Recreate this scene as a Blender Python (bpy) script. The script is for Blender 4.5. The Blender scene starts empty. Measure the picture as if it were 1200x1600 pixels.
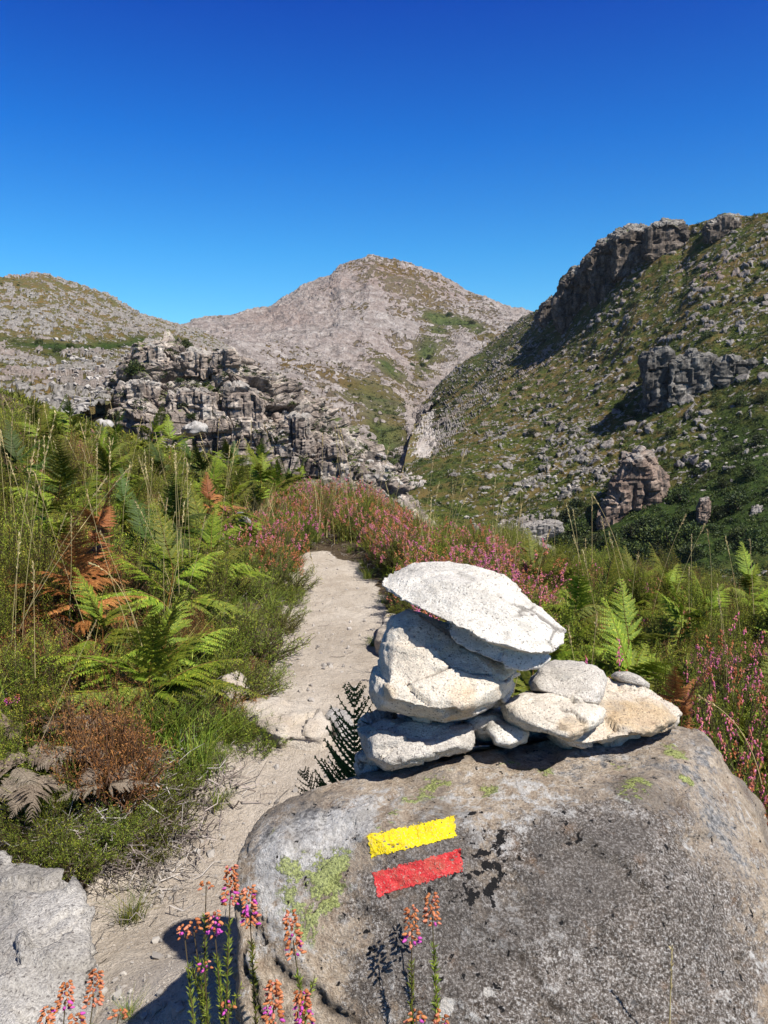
import bpy, bmesh, math, random
import numpy as np
from mathutils import Vector, Matrix
from mathutils.bvhtree import BVHTree
R = math.radians
rng = np.random.default_rng(7)
random.seed(7)
scn = bpy.context.scene
COL = scn.collection

# ------------------------------------------------------------------ camera numbers
CAMZ, FPX, TH = 1.3, 1248.0, R(8.2)
cT, sT = math.cos(TH), math.sin(TH)
def P(px, py, Y):
    """world point seen at photo pixel (px,py) at forward distance Y"""
    dx = (px - 600) / FPX; dy = (800 - py) / FPX
    den = cT + dy * sT
    return np.array([Y * dx / den, Y, CAMZ + Y * (-sT + dy * cT) / den])
def PA(px, py, Y):
    dx = (px - 600) / FPX; dy = (800 - py) / FPX
    den = cT + dy * sT
    return np.stack([Y * dx / den, Y, CAMZ + Y * (-sT + dy * cT) / den], -1)

# ------------------------------------------------------------------ noise (numpy)
def _h(ix, iy, iz, seed):
    n = (ix.astype(np.int64) * 374761393 + iy.astype(np.int64) * 668265263 + iz.astype(np.int64) * 2147483647 // 3 + seed * 974711) & 0xFFFFFFFF
    n = ((n ^ (n >> 13)) * 1274126177) & 0xFFFFFFFF
    n = ((n ^ (n >> 16)) * 2246822519) & 0xFFFFFFFF
    return (n ^ (n >> 15)) & 0xFFFFFFFF
def _hr(ix, iy, iz, seed):
    return _h(ix, iy, iz, seed).astype(np.float64) / 4294967295.0
def vnoise(p, seed=0):
    """smooth value-gradient noise, about -1..1"""
    i = np.floor(p).astype(np.int64); f = p - i
    u = f * f * f * (f * (f * 6 - 15) + 10)
    out = 0
    for a in (0, 1):
        for b in (0, 1):
            for c in (0, 1):
                h = _h(i[:, 0] + a, i[:, 1] + b, i[:, 2] + c, seed)
                gx = (h & 1023) / 511.5 - 1; gy = ((h >> 10) & 1023) / 511.5 - 1; gz = ((h >> 20) & 1023) / 511.5 - 1
                d = gx * (f[:, 0] - a) + gy * (f[:, 1] - b) + gz * (f[:, 2] - c)
                w = (u[:, 0] if a else 1 - u[:, 0]) * (u[:, 1] if b else 1 - u[:, 1]) * (u[:, 2] if c else 1 - u[:, 2])
                out = out + d * w
    return out * 1.5
def fbm(p, oct=5, seed=0, gain=0.5, ridged=False):
    p = np.asarray(p, float); o = 0; a = 1.0; s = 0
    for k in range(oct):
        n = vnoise(p, seed + 17 * k)
        if ridged: n = 1 - 2 * np.abs(n)
        o = o + a * n; s += a; a *= gain; p = p * 2.03 + 11.3
    return o / s
def worley(p, seed=0):
    i = np.floor(p).astype(np.int64)
    f1 = np.full(len(p), 9.0); f2 = np.full(len(p), 9.0); cid = np.zeros(len(p)); dl = np.zeros(p.shape)
    for a in (-1, 0, 1):
        for b in (-1, 0, 1):
            for c in (-1, 0, 1):
                j = i + (a, b, c)
                q = np.stack([j[:, 0] + _hr(j[:, 0], j[:, 1], j[:, 2], seed), j[:, 1] + _hr(j[:, 0], j[:, 1], j[:, 2], seed + 1),
                              j[:, 2] + _hr(j[:, 0], j[:, 1], j[:, 2], seed + 2)], -1)
                d = np.sqrt(((q - p) ** 2).sum(-1))
                r = _hr(j[:, 0], j[:, 1], j[:, 2], seed + 3)
                n1 = d < f1
                f2 = np.where(n1, f1, np.minimum(f2, d)); cid = np.where(n1, r, cid); f1 = np.where(n1, d, f1); dl = np.where(n1[:, None], p - q, dl)
    th = cid * 977.1; ph = cid * 313.7; rd = np.stack([np.cos(th) * np.cos(ph), np.sin(th) * np.cos(ph), np.sin(ph)], -1)
    global TILT; TILT = (dl * rd).sum(-1)
    return f1, f2, cid
def blocks(p, sz, seed, ang=.5):
    """jointed rock: rectangular blocks; returns random per block, distance to joint, tilted plane in the block"""
    c, s = math.cos(ang), math.sin(ang); x = p[:, 0] * c + p[:, 1] * s; y = -p[:, 0] * s + p[:, 1] * c; z = p[:, 2]
    o = np.zeros_like(x)
    x = x / sz[0] + .9 * vnoise(np.stack([x / sz[0] * .45, o, o + seed], -1), seed) + .10 * vnoise(p / sz[0] * .8, seed + 1)
    y = y / sz[1] + .9 * vnoise(np.stack([y / sz[1] * .45, o, o + seed], -1), seed + 2) + .10 * vnoise(p / sz[0] * .8, seed + 3)
    ix, iy = np.floor(x), np.floor(y)
    z = z / sz[2] + _hr(ix, iy, ix * 0, seed + 4) * 3 + .12 * vnoise(p / sz[2] * .8, seed + 5) + .25 * (x - ix) * (_hr(ix, iy, ix * 0, seed + 9) - .5)
    iz = np.floor(z); fx, fy, fz = x - ix - .5, y - iy - .5, z - iz - .5
    r = [_hr(ix, iy, iz, seed + 10 + k) for k in range(4)]
    e = .5 - np.maximum(np.maximum(np.abs(fx), np.abs(fy)), np.abs(fz))
    return r[0], e, fx * (r[1] - .5) + fy * (r[2] - .5) + fz * (r[3] - .35)
def sst(a, b, x):
    t = np.clip((x - a) / (b - a), 0, 1); return t * t * (3 - 2 * t)

# ------------------------------------------------------------------ mesh helpers
def mk(name, V, F, attrs=None, smooth=True):
    V = np.asarray(V, np.float32).reshape(-1, 3)
    Fs = F if isinstance(F, (list, tuple)) else [F]
    Fs = [np.asarray(f, np.int32) for f in Fs if len(f)]
    m = bpy.data.meshes.new(name)
    m.vertices.add(len(V)); m.vertices.foreach_set('co', V.ravel())
    nl = sum(f.size for f in Fs); npoly = sum(len(f) for f in Fs)
    m.loops.add(nl); m.polygons.add(npoly)
    m.loops.foreach_set('vertex_index', np.concatenate([f.ravel() for f in Fs]))
    tot = np.concatenate([np.full(len(f), f.shape[1], np.int32) for f in Fs])
    st = np.concatenate([[0], np.cumsum(tot)[:-1]]).astype(np.int32)
    m.polygons.foreach_set('loop_start', st)
    m.update(calc_edges=True)
    m.polygons.foreach_set('use_smooth', np.full(npoly, bool(smooth)))
    for k, v in (attrs or {}).items():
        v = np.asarray(v, np.float32)
        if v.ndim == 1:
            a = m.attributes.new(k, 'FLOAT', 'POINT'); a.data.foreach_set('value', v)
        else:
            if v.shape[1] == 3: v = np.concatenate([v, np.ones((len(v), 1), np.float32)], 1)
            a = m.attributes.new(k, 'FLOAT_COLOR', 'POINT'); a.data.foreach_set('color', v.ravel())
    m.validate()
    return m
def obj(name, mesh, mat=None, parent=None, loc=(0, 0, 0), rot=(0, 0, 0), scale=1.0):
    o = bpy.data.objects.new(name, mesh); COL.objects.link(o)
    o.location = loc; o.rotation_euler = rot
    o.scale = (scale,) * 3 if not hasattr(scale, '__len__') else scale
    if mat is not None and mesh is not None and not len(mesh.materials):
        for mm in (mat if isinstance(mat, (list, tuple)) else [mat]): mesh.materials.append(mm)
    if parent: o.parent = parent
    return o
def tag(o, label=None, cat=None, group=None, kind=None):
    if label: o['label'] = label
    if cat: o['category'] = cat
    if group: o['group'] = group
    if kind: o['kind'] = kind
    return o
def grid_faces(nu, nv):
    a = np.arange((nu - 1) * (nv - 1)); i = a % (nu - 1); j = a // (nu - 1)
    k = j * nu + i
    return np.stack([k, k + 1, k + nu + 1, k + nu], -1)
class Soup:
    """collects vertex/face arrays into ONE mesh"""
    def __init__(s): s.V = []; s.Q = []; s.T = []; s.A = []; s.n = 0
    def add(s, V, F, tint):
        V = np.asarray(V).reshape(-1, 3); F = np.asarray(F)
        (s.Q if F.shape[1] == 4 else s.T).append(F + s.n)
        s.V.append(V); s.A.append(np.broadcast_to(np.asarray(tint, float).ravel() if np.ndim(tint) else np.full(1, tint), (len(V),)) if np.size(tint) != len(V) else np.asarray(tint).ravel())
        s.n += len(V)
    def mesh(s, name, smooth=True):
        F = []
        if s.T: F.append(np.concatenate(s.T))
        if s.Q: F.append(np.concatenate(s.Q))
        return mk(name, np.concatenate(s.V), F, {'tint': np.concatenate(s.A)}, smooth)
def nrm(v): return v / np.maximum(np.linalg.norm(v, axis=-1, keepdims=True), 1e-9)
def tubes(S, Pn, Rn, tint, sides=4):
    """Pn (n,k,3) Rn (n,k)"""
    n, k, _ = Pn.shape
    T = nrm(np.gradient(Pn, axis=1))
    ref = np.where(np.abs(T[..., 2:3]) > .8, np.array([1., 0, 0]), np.array([0, 0, 1.]))
    A = nrm(np.cross(T, ref)); B = np.cross(T, A)
    an = np.arange(sides) * 2 * np.pi / sides
    V = Pn[:, :, None] + Rn[:, :, None, None] * (A[:, :, None] * np.cos(an)[:, None] + B[:, :, None] * np.sin(an)[:, None])
    base = (np.arange(n) * k * sides)[:, None, None]
    kk = (np.arange(k - 1) * sides)[None, :, None]; ss = np.arange(sides)[None, None]
    a = base + kk + ss; b = base + kk + (ss + 1) % sides
    F = np.stack([a, b, b + sides, a + sides], -1).reshape(-1, 4)
    t = tint if np.ndim(tint) == 0 else np.repeat(np.asarray(tint), k * sides)
    S.add(V, F, t)
def ribbons(S, Pn, Wn, side, tint):
    """Pn (n,k,3), Wn (n,k), side (n,3)"""
    n, k, _ = Pn.shape
    sd = side[:, None, :] * Wn[..., None] * .5
    V = np.stack([Pn - sd, Pn + sd], 2)
    base = (np.arange(n) * k * 2)[:, None]; kk = (np.arange(k - 1) * 2)[None]
    a = base + kk
    F = np.stack([a, a + 1, a + 3, a + 2], -1).reshape(-1, 4)
    t = tint if np.ndim(tint) == 0 else (np.repeat(np.asarray(tint), k * 2) if np.size(tint) == n else np.repeat(np.asarray(tint).ravel(), 2))
    S.add(V, F, t)
def leaves(S, B, D, L, W, tint, side=None, bend=0.0):
    """diamond leaves: base B (n,3), direction D, length L, width W"""
    n = len(B); D = nrm(D)
    if side is None:
        r = rng.normal(size=(n, 3)); side = nrm(np.cross(D, r))
    L = np.broadcast_to(L, (n,))[:, None]; W = np.broadcast_to(W, (n,))[:, None]
    m = B + D * L * .42
    tip = B + D * L
    if bend: tip = tip - np.array([0, 0, 1.]) * L * bend
    V = np.stack([B, m + side * W * .5, tip, m - side * W * .5], 1)
    F = (np.arange(n) * 4)[:, None] + np.arange(4)[None]
    S.add(V, F, np.repeat(np.broadcast_to(tint, (n,)), 4))

# ------------------------------------------------------------------ node helpers
def newmat(name):
    m = bpy.data.materials.new(name); m.use_nodes = True
    nt = m.node_tree; nt.nodes.clear()
    out = nt.nodes.new('ShaderNodeOutputMaterial')
    b = nt.nodes.new('ShaderNodeBsdfPrincipled'); nt.links.new(b.outputs[0], out.inputs[0])
    b.inputs['Roughness'].default_value = .85
    b.inputs['Specular IOR Level'].default_value = .25
    return m, nt, b, out
class G:
    def __init__(s, nt): s.nt = nt
    def n(s, t, **k):
        x = s.nt.nodes.new(t)
        for a, v in k.items(): setattr(x, a, v)
        return x
    def put(s, sock, v):
        if isinstance(v, bpy.types.NodeSocket): s.nt.links.new(v, sock)
        else: sock.default_value = v
    def obj(s): return s.n('ShaderNodeTexCoord').outputs['Object']
    def noise(s, vec, scale, detail=4, rough=.55, dist=0, out='Fac'):
        x = s.n('ShaderNodeTexNoise'); s.put(x.inputs['Vector'], vec)
        x.inputs['Scale'].default_value = scale; x.inputs['Detail'].default_value = detail
        x.inputs['Roughness'].default_value = rough; x.inputs['Distortion'].default_value = dist
        return x.outputs[out]
    def vor(s, vec, scale, feat='F1', out='Distance', rnd=1.0):
        x = s.n('ShaderNodeTexVoronoi', feature=feat); s.put(x.inputs['Vector'], vec)
        x.inputs['Scale'].default_value = scale; x.inputs['Randomness'].default_value = rnd
        return x.outputs[out]
    def math(s, op, a, b=0.0, c=0.0, clamp=False):
        x = s.n('ShaderNodeMath', operation=op, use_clamp=clamp)
        s.put(x.inputs[0], a); s.put(x.inputs[1], b)
        if op in ('MULTIPLY_ADD', 'SMOOTH_MIN', 'SMOOTH_MAX'): s.put(x.inputs[2], c)
        return x.outputs[0]
    def step(s, v, a, b):
        x = s.n('ShaderNodeMapRange', interpolation_type='SMOOTHSTEP')
        s.put(x.inputs[0], v); x.inputs[1].default_value = a; x.inputs[2].default_value = b
        return x.outputs[0]
    def mix(s, f, a, b, mode='MIX'):
        x = s.n('ShaderNodeMix', data_type='RGBA', blend_type=mode)
        s.put(x.inputs[0], f)
        s.put(x.inputs[6], a if isinstance(a, bpy.types.NodeSocket) else (*a, 1)[:4])
        s.put(x.inputs[7], b if isinstance(b, bpy.types.NodeSocket) else (*b, 1)[:4])
        return x.outputs[2]
    def ramp(s, f, stops, interp='LINEAR'):
        x = s.n('ShaderNodeValToRGB'); s.put(x.inputs[0], f)
        e = x.color_ramp; e.interpolation = interp
        while len(e.elements) < len(stops): e.elements.new(.5)
        for el, (p, c) in zip(e.elements, stops): el.position = p; el.color = (*c, 1)[:4]
        return x.outputs[0]
    def attr(s, name, out='Fac'):
        return s.n('ShaderNodeAttribute', attribute_name=name).outputs[out]
    def sep(s, v):
        x = s.n('ShaderNodeSeparateColor'); s.put(x.inputs[0], v); return x.outputs
    def scl(s, v, sc):
        x = s.n('ShaderNodeMapping'); s.put(x.inputs[0], v); x.inputs['Scale'].default_value = sc; return x.outputs[0]
    def bump(s, h, dist, strength=1.0, nrm=None):
        x = s.n('ShaderNodeBump'); s.put(x.inputs['Height'], h); x.inputs['Distance'].default_value = dist
        x.inputs['Strength'].default_value = strength
        if nrm is not None: s.put(x.inputs['Normal'], nrm)
        return x.outputs[0]
SKYRAMP = [(0.0, (.38, .84, 1.0)), (.08, (.33, .80, 1.0)), (.17, (.18, .70, 1.05)), (.29, (.05, .49, 1.08)), (.42, (.012, .26, .98)), (.6, (.28, .36, .55)), (1, (.45, .5, .6))]
SKYSTR = .085
EXPO = 0.78
HAZE = 0.00003
# ================================================================== materials
def foliage(name, stops, trans=.22, rough=.6, var=.35):
    m, nt, b, out = newmat(name); g = G(nt)
    t = g.attr('tint')
    c = g.ramp(t, stops)
    oi = g.n('ShaderNodeObjectInfo')
    f = g.math('MULTIPLY_ADD', oi.outputs['Random'], var * 2, 1 - var)
    cc = g.n('ShaderNodeCombineXYZ')
    g.put(cc.inputs[0], g.math('MULTIPLY_ADD', oi.outputs['Random'], var * 1.4, 1 - var * .6)); g.put(cc.inputs[1], f); g.put(cc.inputs[2], f)
    col = g.mix(1.0, c, cc.outputs[0], 'MULTIPLY')
    g.put(b.inputs['Base Color'], col); b.inputs['Roughness'].default_value = rough
    b.inputs['Specular IOR Level'].default_value = .3
    tr = g.n('ShaderNodeBsdfTranslucent'); g.put(tr.inputs[0], col)
    mx = g.n('ShaderNodeMixShader'); mx.inputs[0].default_value = trans
    nt.links.new(b.outputs[0], mx.inputs[1]); nt.links.new(tr.outputs[0], mx.inputs[2]); nt.links.new(mx.outputs[0], out.inputs[0])
    return m
M = {}
M['fern'] = foliage('fern_green', [(0, (.24, .09, .02)), (.14, (.16, .10, .02)), (.2, (.06, .10, .008)), (.6, (.13, .19, .013)), (1, (.34, .34, .03))], var=.45)
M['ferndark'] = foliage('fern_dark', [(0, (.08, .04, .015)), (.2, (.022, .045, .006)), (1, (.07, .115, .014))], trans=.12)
M['fernbrown'] = foliage('fern_brown', [(0, (.12, .05, .02)), (.5, (.28, .11, .03)), (1, (.45, .22, .07))])
M['ferndead'] = foliage('fern_dead_grey', [(0, (.09, .068, .048)), (.5, (.16, .125, .09)), (1, (.28, .23, .17))], trans=.1, var=.2)
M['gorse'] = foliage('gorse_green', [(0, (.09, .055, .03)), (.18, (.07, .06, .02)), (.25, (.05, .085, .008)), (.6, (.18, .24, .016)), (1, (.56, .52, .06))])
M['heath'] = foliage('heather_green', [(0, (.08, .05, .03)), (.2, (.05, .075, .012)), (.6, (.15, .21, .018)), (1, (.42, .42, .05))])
M['drybush'] = foliage('dry_bush', [(0, (.08, .05, .035)), (.3, (.16, .09, .04)), (.6, (.36, .16, .045)), (1, (.48, .28, .08))])
M['grass'] = foliage('grass_green', [(0, (.045, .09, .01)), (.5, (.14, .2, .02)), (.8, (.32, .32, .05)), (1, (.5, .42, .14))], trans=.3)
M['straw'] = foliage('dry_straw', [(0, (.30, .22, .09)), (.5, (.50, .40, .18)), (1, (.66, .56, .30))], trans=.25, var=.15)
M['twig'] = foliage('dead_twigs', [(0, (.05, .04, .03)), (.5, (.15, .125, .105)), (1, (.36, .32, .29))], trans=0, var=.2)
M['bell'] = foliage('heather_bells', [(0, (.30, .08, .03)), (.3, (.52, .20, .07)), (.55, (.68, .25, .22)), (.75, (.68, .19, .36)), (1, (.50, .07, .38))], trans=.25, var=.12)
M['far_bush'] = foliage('far_bush', [(0, (.010, .020, .005)), (.5, (.026, .045, .009)), (1, (.09, .11, .02))], trans=.1)

def mat_terrain(name, rock1, rock2, rockp, veg1, veg2, veg3, fine=.12, bumpd=.6, lcol=((.014, .027, .006), (.032, .052, .012), (.085, .105, .022))):
    """ter.r rock amount, ter.g lush, ter.b brown/pink; noise sizes in metres"""
    m, nt, b, out = newmat(name); g = G(nt); o = g.obj()
    r, gr, br = g.sep(g.attr('ter', 'Color'))[:3]
    n1 = g.noise(o, fine * 1.0, 6, .65); n2 = g.noise(o, fine * 5, 5, .7); n3 = g.noise(o, fine * .22, 4, .6)
    rock = g.ramp(n2, [(.3, rock1), (.52, rock2), (.72, rockp)])
    rock = g.mix(g.math('MULTIPLY', br, .85), rock, g.mix(n1, (.19, .115, .085), (.32, .22, .18)))
    streak = g.noise(g.scl(o, (1, 1, .22)), fine * 3, 4, .7)
    rock = g.mix(g.math('MULTIPLY', g.step(streak, .5, .68), .5), rock, (.07, .065, .06))
    veg = g.ramp(n2, [(.3, veg1), (.5, veg2), (.72, veg3)])
    veg = g.mix(g.step(n1, .42, .62), veg, g.mix(n2, (.09, .065, .02), (.17, .11, .045)))
    lush = g.ramp(n2, [(.3, lcol[0]), (.55, lcol[1]), (.75, lcol[2])])
    veg = g.mix(gr, veg, lush)
    mk_ = g.math('ADD', r, g.math('MULTIPLY', g.math('SUBTRACT', n2, .5), .9))
    mk_ = g.step(mk_, .42, .56)
    col = g.mix(mk_, veg, rock)
    g.put(b.inputs['Base Color'], col)
    h = g.math('ADD', n2, g.math('MULTIPLY', mk_, .35))
    g.put(b.inputs['Normal'], g.bump(h, bumpd))
    b.inputs['Roughness'].default_value = .95; b.inputs['Specular IOR Level'].default_value = .08
    return m
M['hill'] = mat_terrain('heath_hillside', (.11, .098, .085), (.21, .19, .17), (.37, .345, .31), (.024, .036, .008), (.052, .068, .012), (.115, .11, .027), fine=.12, bumpd=1.0)
M['peak'] = mat_terrain('granite_peak', (.16, .132, .117), (.30, .26, .235), (.47, .43, .395), (.10, .075, .05), (.14, .11, .07), (.2, .165, .10), fine=.016, bumpd=12, lcol=((.04, .055, .02), (.075, .095, .03), (.14, .14, .05)))
M['bould'] = mat_terrain('boulder_slope', (.11, .10, .09), (.215, .20, .18), (.38, .355, .32), (.05, .052, .02), (.09, .085, .035), (.16, .14, .06), fine=.18, bumpd=.8)

def mat_cliff(name, c1, c2, c3, stain=(.05, .045, .04), fine=.4, bumpd=.4, top=1.0):
    m, nt, b, out = newmat(name); g = G(nt); o = g.obj()
    n1 = g.noise(o, fine, 6, .65); n2 = g.noise(o, fine * 6, 5, .7)
    col = g.ramp(n1, [(.34, c1), (.5, c2), (.66, c3)])
    col = g.mix(1.0, col, g.ramp(n2, [(.34, (.55, .53, .5)), (.5, (1, 1, 1)), (.66, (1.7, 1.65, 1.55))]), 'MULTIPLY')
    st = g.noise(g.scl(o, (1, 1, .15)), fine * 2.2, 4, .65)
    col = g.mix(g.math('MULTIPLY', g.step(st, .5, .66), .75), col, stain)
    gb = g.sep(g.attr('ter', 'Color'))
    col = g.mix(g.math('MULTIPLY', gb[0], .8), col, g.ramp(n2, [(.35, c2), (.55, (.30 * top, .28 * top, .25 * top)), (.7, (.42 * top, .40 * top, .36 * top))]))
    vg = g.step(g.math('ADD', gb[1], g.math('MULTIPLY', g.math('SUBTRACT', n2, .5), 1.2)), .5, .62)
    col = g.mix(vg, col, g.ramp(n2, [(.3, (.03, .04, .012)), (.6, (.075, .095, .02)), (.8, (.14, .13, .035))]))
    g.put(b.inputs['Base Color'], col)
    g.put(b.inputs['Normal'], g.bump(g.math('ADD', n1, g.math('MULTIPLY', n2, .5)), bumpd))
    b.inputs['Roughness'].default_value = .9; b.inputs['Specular IOR Level'].default_value = .1
    return m
M['cliffshade'] = mat_cliff('shade_cliff', (.045, .038, .032), (.085, .07, .058), (.16, .135, .115), fine=.15, bumpd=.8)  # cliff colour darkened throughout to stand in for shade on its left faces
M['crag'] = mat_cliff('crag_granite', (.12, .095, .08), (.23, .19, .16), (.42, .375, .325), fine=.22, bumpd=.5)
M['palecliff'] = mat_cliff('washed_granite', (.24, .21, .185), (.34, .31, .28), (.46, .42, .385), stain=(.16, .14, .12), fine=.12, bumpd=.3)
M['cliffgrey'] = mat_cliff('grey_cliff', (.04, .038, .035), (.085, .08, .072), (.19, .178, .16), fine=.12, bumpd=.8, top=.6)
M['cliffbrown'] = mat_cliff('brown_cliff', (.10, .07, .055), (.17, .125, .10), (.30, .235, .19), fine=.15, bumpd=.6)

def mat_rocks():
    m, nt, b, out = newmat('scattered_granite'); g = G(nt); o = g.obj()
    n2 = g.noise(o, 1.3, 4, .7)
    col = g.mix(.4, g.ramp(g.attr('tint'), [(0, (.09, .078, .068)), (.5, (.19, .17, .15)), (1, (.38, .35, .31))]), g.ramp(n2, [(.3, (.12, .11, .1)), (.7, (.65, .6, .55))]))
    g.put(b.inputs['Base Color'], col); b.inputs['Roughness'].default_value = .9; b.inputs['Specular IOR Level'].default_value = .1
    return m
M['rocks'] = mat_rocks()
M['bed'] = mat_terrain('washed_bed', (.24, .215, .19), (.36, .33, .30), (.50, .46, .43), (.08, .07, .035), (.13, .12, .05), (.2, .17, .08), fine=.08, bumpd=1.0)

def mat_ground():
    m, nt, b, out = newmat('trail_ground'); g = G(nt); o = g.obj()
    pth = g.attr('path')
    n1 = g.noise(o, 2.5, 6, .6); n2 = g.noise(o, 30, 6, .7); n3 = g.noise(o, 160, 4, .7); vr = g.vor(o, 220, 'F1')
    sand = g.ramp(n1, [(.3, (.32, .26, .20)), (.5, (.45, .38, .305)), (.7, (.56, .49, .41))])
    sand = g.mix(g.math('MULTIPLY', g.step(n2, .48, .72), .45), sand, (.30, .235, .17))
    n6 = g.noise(o, 6, 5, .65)
    sand = g.mix(g.math('MULTIPLY', g.step(n6, .48, .64), .5), sand, (.26, .20, .14))
    sand = g.mix(.35, sand, g.ramp(n3, [(.3, (.2, .16, .12)), (.65, (.58, .53, .46))]))
    gv = g.step(vr, .12, .3)
    sand = g.mix(g.math('MULTIPLY', g.math('SUBTRACT', 1.0, gv), .6), sand, (.62, .58, .52))
    soil = g.ramp(n2, [(.3, (.035, .024, .015)), (.55, (.09, .065, .04)), (.8, (.2, .16, .1))])
    mk_ = g.step(g.math('ADD', pth, g.math('MULTIPLY', g.math('SUBTRACT', n2, .5), .5)), .4, .6)
    g.put(b.inputs['Base Color'], g.mix(mk_, soil, sand))
    bh = g.math('ADD', g.math('MULTIPLY', n2, 1.0), g.math('ADD', g.math('MULTIPLY', n3, .3), g.math('MULTIPLY', gv, -.12)))
    g.put(b.inputs['Normal'], g.bump(bh, .02))
    b.inputs['Roughness'].default_value = .95; b.inputs['Specular IOR Level'].default_value = .1
    return m
M['ground'] = mat_ground()

def mat_stone(name, c1, c2, c3, ochre=.5, speck=.5, scale=1.0):
    m, nt, b, out = newmat(name); g = G(nt); o = g.obj()
    n1 = g.noise(o, 9 * scale, 6, .6); n2 = g.noise(o, 70 * scale, 6, .72); n3 = g.noise(o, 420 * scale, 3, .7); n4 = g.noise(o, 14 * scale, 5, .6, .6)
    col = g.ramp(n1, [(.3, c1), (.5, c2), (.7, c3)])
    st = g.attr('stain')
    och = g.step(g.math('ADD', st, g.math('MULTIPLY', g.math('SUBTRACT', n4, .5), 1.3)), .45, .75)
    col = g.mix(g.math('MULTIPLY', och, ochre), col, g.ramp(n2, [(.3, (.30, .16, .05)), (.6, (.52, .36, .17)), (.8, (.62, .5, .3))]))
    col = g.mix(g.math('MULTIPLY', g.step(n2, .54, .72), .55), col, (.22, .19, .165))
    col = g.mix(speck * .5, col, g.ramp(n3, [(.34, (.16, .14, .13)), (.5, (.5, .48, .45)), (.66, (.85, .83, .8))]), 'OVERLAY')
    mica = g.step(g.noise(o, 300 * scale, 2, .6), .60, .66)
    col = g.mix(g.math('MULTIPLY', mica, .7), col, (.07, .06, .055))
    n7 = g.noise(o, 26 * scale, 6, .7)
    col = g.mix(g.math('MULTIPLY', g.step(n7, .52, .66), .45), col, (.27, .245, .21))
    ck = g.attr('crack')
    col = g.mix(g.math('MULTIPLY', ck, .75), col, (.06, .045, .035))
    g.put(b.inputs['Base Color'], col)
    bh = g.math('ADD', n2, g.math('MULTIPLY', n3, .35))
    g.put(b.inputs['Normal'], g.bump(bh, .007 / scale))
    b.inputs['Roughness'].default_value = .85; b.inputs['Specular IOR Level'].default_value = .25
    return m
M['white'] = mat_stone('white_granite', (.50, .47, .42), (.64, .605, .545), (.72, .69, .63), .25, .6)
M['cream'] = mat_stone('cream_granite', (.49, .43, .35), (.64, .58, .49), (.72, .67, .58), .5, .65)
M['ochre'] = mat_stone('ochre_granite', (.45, .37, .27), (.60, .53, .44), (.69, .64, .57), .6, .7)
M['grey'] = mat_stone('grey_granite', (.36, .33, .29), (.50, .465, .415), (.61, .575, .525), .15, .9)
M['pale_rock'] = mat_stone('pale_trail_granite', (.22, .205, .185), (.36, .345, .325), (.50, .485, .46), .15, 1.0, .45)
M['tan_rock'] = mat_stone('tan_trail_granite', (.38, .31, .24), (.48, .42, .345), (.56, .51, .44), .3, .5, .6)

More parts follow.
